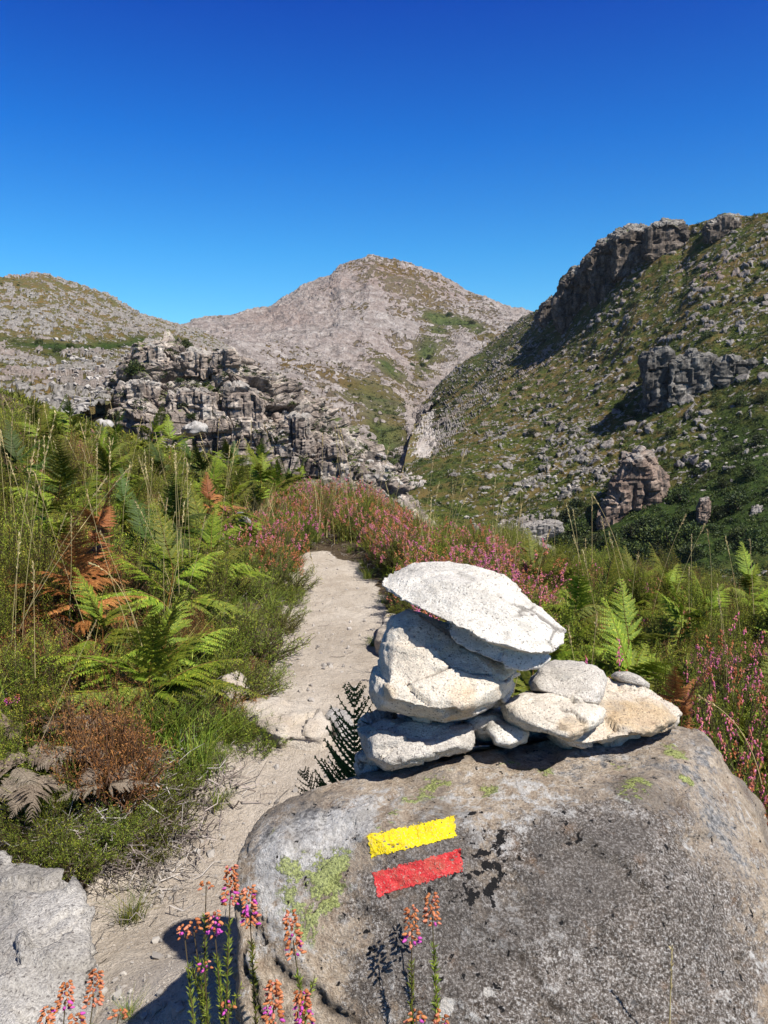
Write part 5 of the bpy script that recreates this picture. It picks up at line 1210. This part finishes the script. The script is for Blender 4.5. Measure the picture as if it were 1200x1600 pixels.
# ================================================================== foreground flowering heather
def urn(n=8):
    zz = np.array([0, .12, .35, .65, .9, 1.0]); rr = np.array([.12, .38, .5, .44, .26, .30])
    a = np.arange(n) * 2 * np.pi / n
    V = np.concatenate([np.stack([r_ * np.cos(a), r_ * np.sin(a), np.full(n, -z)], -1) for z, r_ in zip(zz, rr)])
    F = []
    for j in range(len(zz) - 1):
        for i in range(n): F.append([j * n + i, j * n + (i + 1) % n, (j + 1) * n + (i + 1) % n, (j + 1) * n + i])
    return V, np.array(F)
UV_, UF_ = urn()
def sprig(parent, base, top, seed, spike=.035, nb=34, pink=.3, spikes=1, size=.0039, nlf=620, org=(0, 0, 0)):
    """curved stem from base to top with needles, ending in a spike of urn shaped bells"""
    r = np.random.default_rng(seed); base = np.array(base, float) - org; top = np.array(top, float) - org; k = 18; t = np.linspace(0, 1, k)[:, None]
    mid = (base + top) / 2 + r.normal(size=3) * [.02, .02, 0]; pts = (1 - t) ** 2 * base + 2 * t * (1 - t) * mid + t * t * top
    S = Soup(); tubes(S, pts[None], (.0016 * (1 - .6 * t.ravel()))[None], .05, 5)
    L = np.linalg.norm(top - base); u = 1 - (.30 / L) * r.uniform(.1, 1, nlf); B = np.stack([np.interp(u, t.ravel(), pts[:, c]) for c in range(3)], -1)
    ax = nrm(pts[-1] - pts[-4]); out = r.normal(size=(nlf, 3)); leaves(S, B, nrm(ax * 1.0 + out * .55), .0075, .0015, np.clip(r.uniform(.22, .75, nlf), 0, 1))
    # side shoots
    for q in range(4):
        uu = 1 - (.26 / L) * r.uniform(.25, 1); b = np.array([np.interp(uu, t.ravel(), pts[:, c]) for c in range(3)]); d = nrm(ax + r.normal(size=3) * .35); ln = r.uniform(.02, .05)
        tubes(S, (b + d * ln * np.linspace(0, 1, 4)[:, None])[None], np.full((1, 4), .0006), .1, 3)
        v = r.uniform(0, 1, 46)[:, None]; leaves(S, b + d * ln * v, nrm(d + r.normal(size=(46, 3)) * .55), .006, .0013, np.clip(r.uniform(.25, .8, 46), 0, 1))
    obj('stem', setm(S.mesh('stem', False), M['heath']), None, parent)
    S = Soup()
    X = nrm(np.cross(ax, [.3, .5, .8])); Yv = np.cross(ax, X); V = []; T = []
    nb = int(nb * 1.45)
    for i in range(nb):
        uu = (i + .5) / nb; a = i * 2.4 + r.uniform(-.3, .3)
        o = math.cos(a) * X + math.sin(a) * Yv; rad = .0062 * (1 - .45 * uu) * r.uniform(.8, 1.15)
        c = top + ax * (uu * spike - spike * .35) + o * rad
        z = nrm(-(o * .85 - np.array([0, 0, 1]) * .35 * r.uniform(.2, 1.4)) + r.normal(size=3) * .2); x_ = nrm(np.cross(z, [.2, .9, .1])); y_ = np.cross(z, x_)
        s = size * r.uniform(.75, 1.15)
        V.append(c + s * (UV_[:, :1] * x_ * .82 + UV_[:, 1:2] * y_ * .82 + UV_[:, 2:] * z * r.uniform(1.1, 1.5)))
        tt = r.uniform(.05, .42) if r.random() > pink * .6 * (1.6 - uu * 1.4) else r.uniform(.9, 1); T.append(np.full(len(UV_), tt) + np.repeat(np.linspace(0, .06, 6), 8))
    F = np.concatenate([UF_ + i * len(UV_) for i in range(nb)])
    S.add(np.concatenate(V), F, np.clip(np.concatenate(T), 0, 1))
    obj('flower_spike', setm(S.mesh('flower_spike'), M['bell']), None, parent)
def clump(loc, label, lst, seed):
    loc = np.array(loc, float); loc[2] = float(gheight(np.array([loc[0]]), np.array([loc[1]]))[0]) - .01
    e = tag(empty('flowering_heather', loc), label, 'heather')
    for j, (px, py, Y, sp_, nb, pink) in enumerate(lst):
        top = P(px, py, Y); b = loc + [rng.uniform(-.03, .03), rng.uniform(-.03, .03), 0]
        sprig(e, b, top, seed + j, sp_, nb, pink, org=loc)
    return e
clump((-.10, .50, 0), 'tallest orange and magenta heather plant at the lower left corner of the boulder', [(360, 1392, .80, .040, 44, .35), (390, 1425, .80, .040, 44, .6), (335, 1448, .78, .024, 20, .5), (288, 1458, .80, .014, 9, .1), (302, 1450, .80, .014, 8, .1),
       (322, 1385, .84, .010, 5, .1), (320, 1512, .76, .010, 6, .95), (355, 1575, .74, .012, 5, .9)], 10)
clump((-.05, .46, 0), 'orange heather plant before the cracked lower left face of the boulder', [(458, 1470, .72, .040, 40, .22), (427, 1575, .68, .036, 46, .3), (474, 1582, .68, .030, 42, .5)], 30)
clump((.04, .50, 0), 'slim orange heather with two spikes below the red stripe', [(675, 1428, .76, .030, 26, .05), (643, 1455, .75, .036, 28, .15), (688, 1600, .69, .016, 14, .1), (650, 1592, .69, .012, 10, .1)], 50)
clump((-.30, .46, 0), 'orange heather plant at the bottom edge over the pale corner rock', [(147, 1552, .76, .034, 36, .15), (102, 1562, .76, .026, 28, .3), (72, 1595, .74, .020, 22, .1), (186, 1586, .78, .010, 8, .05), (118, 1600, .74, .016, 18, .1)], 70)

# small bright heathers seen singly
for px, py, Y, lab in [(945, 1030, 1.95, 'deep magenta heather spike standing behind the grey cairn stone'), (1140, 980, 2.2, 'pink heather on the right, level with the top slab'), (1120, 1150, 1.75, 'magenta heather just right of the boulder top'), (1180, 1180, 1.6, 'pink heather at the right edge beside the boulder'),
                       (760, 895, 3.2, 'upright pink heather above the right part of the top slab'), (815, 905, 2.9, 'dark pink heather touching the right shoulder of the top slab'), (1165, 1060, 1.9, 'orange pink heather at the right edge beside the rusty bracken'), (1190, 1240, 1.45, 'heather in the shade right of the boulder')]:
    q = P(px, py, Y); z = float(gheight(np.array([q[0]]), np.array([q[1]]))[0]); s = max((q[2] - z) / .33, .5)
    m = HEA[1 if 'magenta' in lab or 'pink' in lab else 0]
    o = tag(obj('heather_bush', m[0], None, None, (q[0], q[1], z - .01), (0, 0, random.uniform(0, 6)), (min(s, 1.1) * .7, min(s, 1.1) * .7, s)), lab, 'heather'); obj('blossom', m[1], None, o)
for j, (px, py) in enumerate([(12, 1165), (25, 1160), (435, 905), (425, 870), (380, 880), (455, 895)]):
    if j < 2:
        q = gp(px, py); e = tag(empty('flowering_heather', q), ['tiny magenta heather sprig at the left edge', 'second tiny magenta heather sprig from the left edge'][j], 'heather'); sprig(e, q, q + (.01, 0, .13), 90 + j, .02, 18, 1.0, org=q)

for j, (px, py, Y) in enumerate([(75, 800, 3.6), (150, 770, 3.9), (235, 790, 4.2), (55, 850, 3.2), (190, 840, 3.3), (20, 880, 2.9), (300, 930, 3.0), (120, 800, 3.7), (95, 830, 3.4)]):
    q = P(px, py, Y); z = float(gheight(np.array([q[0]]), np.array([q[1]]))[0]); s_ = np.clip((q[2] - z) / .45, .6, 1.9)
    o = tag(obj('dry_bush', DRY[j % 3], None, None, (q[0], q[1], z - .01), (0, 0, j * 1.3), (s_ * .75, s_ * .75, s_)), 'tall orange brown bush standing out in the upper left bank', 'dry shrub', 'tall orange bushes on the upper left bank')

random.seed(91)
for j in range(34):
    px = random.uniform(600, 850); y = random.uniform(2.9, 4.9); x = (px - 600) / FPX * y
    if not RIGHT(x, y, .1): continue
    put('f', HEA[:3], x, y, random.uniform(.75, 1.05), 'heather_bush', 'heather', 'bright pink and salmon heather behind the top slab of the cairn', 'bright heather behind the cairn', flowers=True)
# ================================================================== scatter on the hills
bm = bmesh.new(); bmesh.ops.create_icosphere(bm, subdivisions=2, radius=1)
ICO_V = np.array([v.co[:] for v in bm.verts]); ICO_F = np.array([[v.index for v in f.verts] for f in bm.faces]); bm.free()
bm = bmesh.new(); bmesh.ops.create_icosphere(bm, subdivisions=1, radius=1)
IC1_V = np.array([v.co[:] for v in bm.verts]); IC1_F = np.array([[v.index for v in f.verts] for f in bm.faces]); bm.free()
def rockvars(n, seed, V0):
    r = np.random.default_rng(seed); out = []
    for i in range(n):
        V = V0.copy()
        for _ in range(7):   # chop with planes to get faces
            d = nrm(r.normal(size=3)); h = r.uniform(.35, .7); s = V @ d; V = V - d * np.maximum(s - h, 0)[:, None]
        out.append(V * [1, r.uniform(.6, 1), r.uniform(.4, .75)])
    return out
def scatter_rocks(name, hill, n, smin, smax, seed, wfun, label, pw=3.0, emb=.2):
    W, N, rk, ls, pxy = HILLS[hill]; r = np.random.default_rng(seed); S = Soup(); vs = rockvars(10, seed, IC1_V)
    nv, nu = rk.shape; j = r.integers(2, nv - 3, n * 6); i = r.integers(2, nu - 3, n * 6)
    Y = W[j, i, 1]; wt = np.array(wfun(rk[j, i], ls[j, i], pxy[j, i]));
    cl = sst(-.12, .35, fbm(W[j, i] / 28, 4, seed + 5)); wt = wt * (.04 + cl)
    k = r.random(n * 6) < wt; j, i, cl = j[k][:n], i[k][:n], cl[k][:n]; n = len(i)
    p = W[j, i]; s = smin + (smax - smin) * r.random(n) ** pw * (.35 + .8 * cl)
    for v in range(10):
        q = np.arange(v, n, 10)
        if not len(q): continue
        a = r.uniform(0, 6.283, len(q)); c, s_ = np.cos(a), np.sin(a); V = vs[v][None].repeat(len(q), 0)
        X = V[..., 0] * c[:, None] - V[..., 1] * s_[:, None]; Y_ = V[..., 0] * s_[:, None] + V[..., 1] * c[:, None]
        V = np.stack([X, Y_, V[..., 2]], -1) * s[q][:, None, None] + (p[q] + N[j[q], i[q]] * s[q][:, None] * emb)[:, None]
        S.add(V.reshape(-1, 3), ((np.arange(len(q)) * len(IC1_V))[:, None, None] + IC1_F[None]).reshape(-1, 3), np.repeat(r.uniform(0, 1, len(q)) ** .8, len(IC1_V)))
    return tag(obj(name, setm(S.mesh(name, False), M['rocks'])), label, 'rocks', None, 'stuff')
def scatter_bush(name, hill, n, smin, smax, seed, wfun, label, nl=46):
    W, N, rk, ls, pxy = HILLS[hill]; r = np.random.default_rng(seed); S = Soup()
    nv, nu = rk.shape; j = r.integers(2, nv - 3, n * 6); i = r.integers(2, nu - 3, n * 6)
    wt = wfun(rk[j, i], ls[j, i], pxy[j, i]); k = r.random(n * 6) < wt; j, i = j[k][:n], i[k][:n]; n = len(i)
    p = W[j, i]; s = smin + (smax - smin) * r.random(n) ** 2.2
    q = nrm(r.normal(size=(n, nl, 3))) * (r.random((n, nl, 1)) ** .45); q[..., 2] = np.abs(q[..., 2]) * .85
    B = p[:, None] + q * s[:, None, None] * r.uniform(.75, 1.2, (n, 1, 3)) - [0, 0, .1]
    D = q + r.normal(size=q.shape) * .7; L = (s[:, None] * r.uniform(.25, .5, (n, nl))).ravel()
    T = np.clip(r.uniform(.1, .9, (n, 1)) * .6 + r.uniform(0, .5, (n, nl)), 0, 1).ravel()
    leaves(S, B.reshape(-1, 3), D.reshape(-1, 3), L, L * .8, T)
    return tag(obj(name, setm(S.mesh(name, False), M['far_bush'])), label, 'shrubs', None, 'stuff')
scatter_rocks('scattered_rocks', 'heath_mountainside', 5000, .25, 1.5, 1, lambda rk, ls, q: np.clip((rk - .3) * 2, .06, 1), 'loose pale rocks strewn over the heath mountainside')
scatter_rocks('scattered_rocks', 'left_hill', 6500, .25, 1.6, 2, lambda rk, ls, q: np.clip((rk - .35) * 3, .02, 1) * np.where(q[:, 1] > 520, 1, .35), 'loose pale boulders strewn over the left hill')
scatter_rocks('scattered_rocks', 'distant_peak', 900, .5, 2.4, 3, lambda rk, ls, q: np.clip((rk - .4) * 2, .02, 1), 'loose rocks on the slopes below the distant peak')
scatter_rocks('fallen_blocks', 'rocky_crag', 700, .15, 1.1, 4, lambda rk, ls, q: np.where(q[:, 0] > 380, 1, .5) * np.ones(len(rk)), 'broken granite blocks lying on the ledges of the crag', 2.5)
scatter_bush('hillside_shrubs', 'heath_mountainside', 15000, .3, 1.7, 5, lambda rk, ls, q: np.clip(.75 - rk + ls * .5, .02, 1), 'low dark shrubs covering the heath mountainside')
scatter_bush('hillside_shrubs', 'left_hill', 1800, .3, 1.3, 6, lambda rk, ls, q: np.clip(.6 - rk + ls * .4, .01, 1), 'low shrubs between the boulders of the left hill')
scatter_bush('hillside_shrubs', 'distant_peak', 2200, .5, 2.6, 7, lambda rk, ls, q: np.clip(.5 - rk + ls * .6, .01, 1), 'low shrubs in the gullies below the distant peak')
scatter_bush('ledge_shrubs', 'rocky_crag', 1300, .2, .8, 8, lambda rk, ls, q: np.clip(ls - .15, .02, 1), 'low shrubs growing on the ledges of the crag', 60)

# the green slope between the bank and the crag
def slope_cover():
    r = np.random.default_rng(31); S = Soup(); n = 60000
    y = 9 + 45 * r.random(n) ** 1.1; x = r.uniform(-.75, .12, n) * y; z = gheight(x, y)
    c = fbm(np.stack([x, y, z], -1) * .5, 3, 3); k = c > -.25; x, y, z, c = x[k], y[k], z[k], c[k]; n = len(x)
    s = (.06 + .006 * y); B = np.stack([x + r.normal(size=n) * .1, y + r.normal(size=n) * .1, z + r.random(n) * (.15 + .35 * sst(0, .4, c))], -1)
    leaves(S, B, np.stack([r.normal(size=n) * .6, r.normal(size=n) * .6, r.uniform(.2, 1, n)], -1), s * r.uniform(.6, 1.5, n), s * .22, np.clip(r.uniform(.2, .8, n) + c * .5, .2, 1))
    return setm(S.mesh('heath_cover', False), M['heath'])
tag(obj('heath_cover', slope_cover()), 'green heath covering the slope between the bank and the crag', 'heath', None, 'stuff')

# individual shrubs and small trees ----------------------------------------
def crown_mesh(seed, n=900, tall=1.0):
    r = np.random.default_rng(seed); S = Soup(); nc = 11
    c = nrm(r.normal(size=(nc, 3))) * r.uniform(.2, .75, (nc, 1)); c[:, 2] = np.abs(c[:, 2]) * tall + .35; rad = r.uniform(.25, .5, nc)
    i = r.integers(0, nc, n); q = nrm(r.normal(size=(n, 3))); B = c[i] + q * (rad[i] * r.random(n) ** .3)[:, None]
    leaves(S, B, q + r.normal(size=(n, 3)) * .8 + [0, 0, .2], r.uniform(.10, .22, n), .10, np.clip(r.uniform(0, .8, n) + np.repeat(r.uniform(-.1, .25, nc), 1)[i], 0, 1))
    return setm(S.mesh('crown', False), M['far_bush'])
CRN = [crown_mesh(i) for i in range(4)] + [crown_mesh(9, tall=1.6)]
def trunk_mesh(seed):
    r = np.random.default_rng(seed); S = Soup(); k = 5; t = np.linspace(0, 1, k)[None, :, None]; n = 5
    e = nrm(r.normal(size=(n, 3)) * [.6, .6, .3] + [0, 0, 1]) * .9
    tubes(S, e[:, None] * t + r.normal(size=(n, k, 3)) * .02, np.linspace(.06, .015, k)[None] * np.ones((n, 1)), .1, 4); return setm(S.mesh('trunk', False), M['twig'])
TRK = trunk_mesh(4)
def shrub(px, py, hill, s, label, group, i=None):
    W, N, rk, ls, pxy = HILLS[hill]; nb = W.shape[0] - 14
    d = (pxy[:nb, :, 0] - px) ** 2 + (pxy[:nb, :, 1] - py) ** 2; a = np.unravel_index(np.argmin(d), d.shape); p = W[a[0], a[1]]
    i = random.randrange(4) if i is None else i
    e = tag(obj('shrub', None, None, None, p - np.array([0, 0, .15 * s]), (0, 0, random.uniform(0, 6)), s), label, 'shrub', group); e.empty_display_size = .2
    obj('crown', CRN[i], None, e); obj('trunk', TRK, None, e); return e
random.seed(5)
RS = [(905, 832), (930, 850), (880, 850), (915, 870), (960, 860), (985, 848), (945, 815), (1010, 862), (905, 800), (890, 815), (865, 835), (1045, 860), (1080, 850), (1110, 840), (1150, 850), (1180, 860), (1060, 830), (1020, 835), (1120, 810), (1150, 800), (1180, 760), (1090, 750), (1150, 720), (1190, 700),
      (835, 690), (828, 718), (840, 650), (820, 620), (893, 665), (900, 690), (990, 655), (970, 640), (1000, 600), (985, 590), (1050, 690), (1090, 660), (1120, 640), (1160, 640), (1190, 640), (1090, 470), (1180, 440), (1050, 520), (1110, 530), (1190, 470), (925, 405), (905, 440), (940, 395), (890, 470), (985, 352), (860, 500), (870, 510),
      (850, 540), (830, 550), (810, 560), (790, 575), (775, 590), (760, 600), (745, 610), (730, 622), (700, 630), (720, 640), (690, 650), (1130, 770), (1060, 790), (1030, 870), (1000, 880), (1080, 880)]
for j, (px, py) in enumerate(RS):
    near = py > 780
    shrub(px + random.uniform(-6, 6), py + random.uniform(-4, 4), 'heath_mountainside', random.uniform(2.8, 5.8) if near else random.uniform(1.6, 3.6) * (1 if py > 560 else 1.3),
          'dark green rounded shrub in the valley bottom on the right' if near else 'dark shrub standing among rocks on the right mountainside', 'dark shrubs in the valley bottom' if near else 'dark shrubs on the right mountainside')
for (px, py, s) in [(575, 690, 2.2), (590, 715, 2.4), (600, 700, 2), (560, 720, 2.2), (650, 712, 2.4), (628, 745, 2.2), (612, 735, 2.0), (665, 690, 2.5), (690, 660, 3), (640, 755, 2.0), (515, 690, 2), (670, 560, 5), (660, 575, 5), (700, 500, 6), (735, 515, 6), (640, 580, 5)]:
    shrub(px, py, 'distant_peak', s, 'green shrub on the slopes around the stream bed', 'green shrubs near the stream')
for (px, py, s) in [(210, 588, 2.3), (262, 655, .9), (300, 622, .9), (372, 645, .8), (412, 738, 1.3), (300, 655, 1.0), (280, 600, .8), (350, 700, .9), (430, 690, .8), (200, 610, 1.1), (305, 522, 2.0), (320, 600, .9), (470, 745, 1.0), (380, 590, .8)]:
    shrub(px, py, 'rocky_crag', s, 'green shrub rooted in a ledge of the crag', 'shrubs on the crag')
for (px, py, s) in [(15, 585, 1.6), (40, 590, 1.4), (90, 560, 2.0), (110, 548, 2.0), (60, 545, 2), (310, 520, 4)]:
    shrub(px, py, 'left_hill', s, 'green shrub between the boulders of the left hill', 'shrubs on the left hill')

hz = bpy.data.materials.new('haze'); hz.use_nodes = True; nt = hz.node_tree; nt.nodes.clear()
vo = nt.nodes.new('ShaderNodeVolumePrincipled'); vo.inputs['Color'].default_value = (.80, .88, 1, 1); vo.inputs['Density'].default_value = HAZE; vo.inputs['Anisotropy'].default_value = .3
ho = nt.nodes.new('ShaderNodeOutputMaterial'); nt.links.new(vo.outputs[0], ho.inputs['Volume'])
hx, hy0, hy1, h0, h1 = 5400, -5000, 5400, -100, 330
hv = [(x, y, z) for z in (h0, h1) for y in (hy0, hy1) for x in (-hx, hx)]
hm = mk('haze', hv, np.array([[0, 2, 3, 1], [4, 5, 7, 6], [0, 1, 5, 4], [2, 6, 7, 3], [0, 4, 6, 2], [1, 3, 7, 5]]), smooth=False)
if HAZE > 0: tag(obj('haze', hm, hz), 'thin mountain air', None, None, 'stuff')
# ================================================================== light, sky, camera
sun_to = np.array([.43, -.41, .80]); sun_to /= np.linalg.norm(sun_to)
el = math.asin(sun_to[2]); az = math.atan2(sun_to[0], sun_to[1])
ld = bpy.data.lights.new('sun', 'SUN'); ld.energy = 4.8; ld.angle = R(.53); ld.color = (1, .955, .89)
lo = bpy.data.objects.new('sun', ld); COL.objects.link(lo); lo.rotation_euler = Vector(tuple(sun_to)).to_track_quat('Z', 'Y').to_euler(); lo.location = (3, -3, 8)
w = bpy.data.worlds.new('World'); scn.world = w; w.use_nodes = True; nt = w.node_tree; nt.nodes.clear(); g = G(nt)
sky = g.n('ShaderNodeTexSky', sky_type='NISHITA'); sky.sun_disc = False; sky.sun_elevation = el; sky.sun_rotation = az; sky.altitude = 900; sky.air_density = 1.0; sky.dust_density = .15; sky.ozone_density = 3.0
geo = g.n('ShaderNodeTexCoord').outputs['Generated']; z = g.n('ShaderNodeSeparateXYZ'); g.put(z.inputs[0], geo)
tintc = g.ramp(z.outputs[2], SKYRAMP)
col = g.mix(1.0, sky.outputs[0], tintc, 'MULTIPLY')
bg = g.n('ShaderNodeBackground'); g.put(bg.inputs[0], col); bg.inputs[1].default_value = SKYSTR
wo = g.n('ShaderNodeOutputWorld'); nt.links.new(bg.outputs[0], wo.inputs[0])
cd = bpy.data.cameras.new('camera'); cam = bpy.data.objects.new('camera', cd); COL.objects.link(cam); scn.camera = cam
cam.location = (0, 0, CAMZ); cam.rotation_euler = (math.pi / 2 - TH, 0, 0)
cd.sensor_fit = 'VERTICAL'; cd.sensor_height = 36; cd.lens = 36 * FPX / 1600; cd.clip_start = .02; cd.clip_end = 40000
scn.view_settings.view_transform = 'Standard'; scn.view_settings.look = 'None'; scn.view_settings.exposure = EXPO; scn.view_settings.gamma = 1
scn.cycles.max_bounces = 5; scn.cycles.diffuse_bounces = 3; scn.cycles.glossy_bounces = 1; scn.cycles.transmission_bounces = 3; scn.cycles.use_denoising = True
print('objects', len(bpy.data.objects), 'tris', sum(len(m.polygons) for m in bpy.data.meshes))
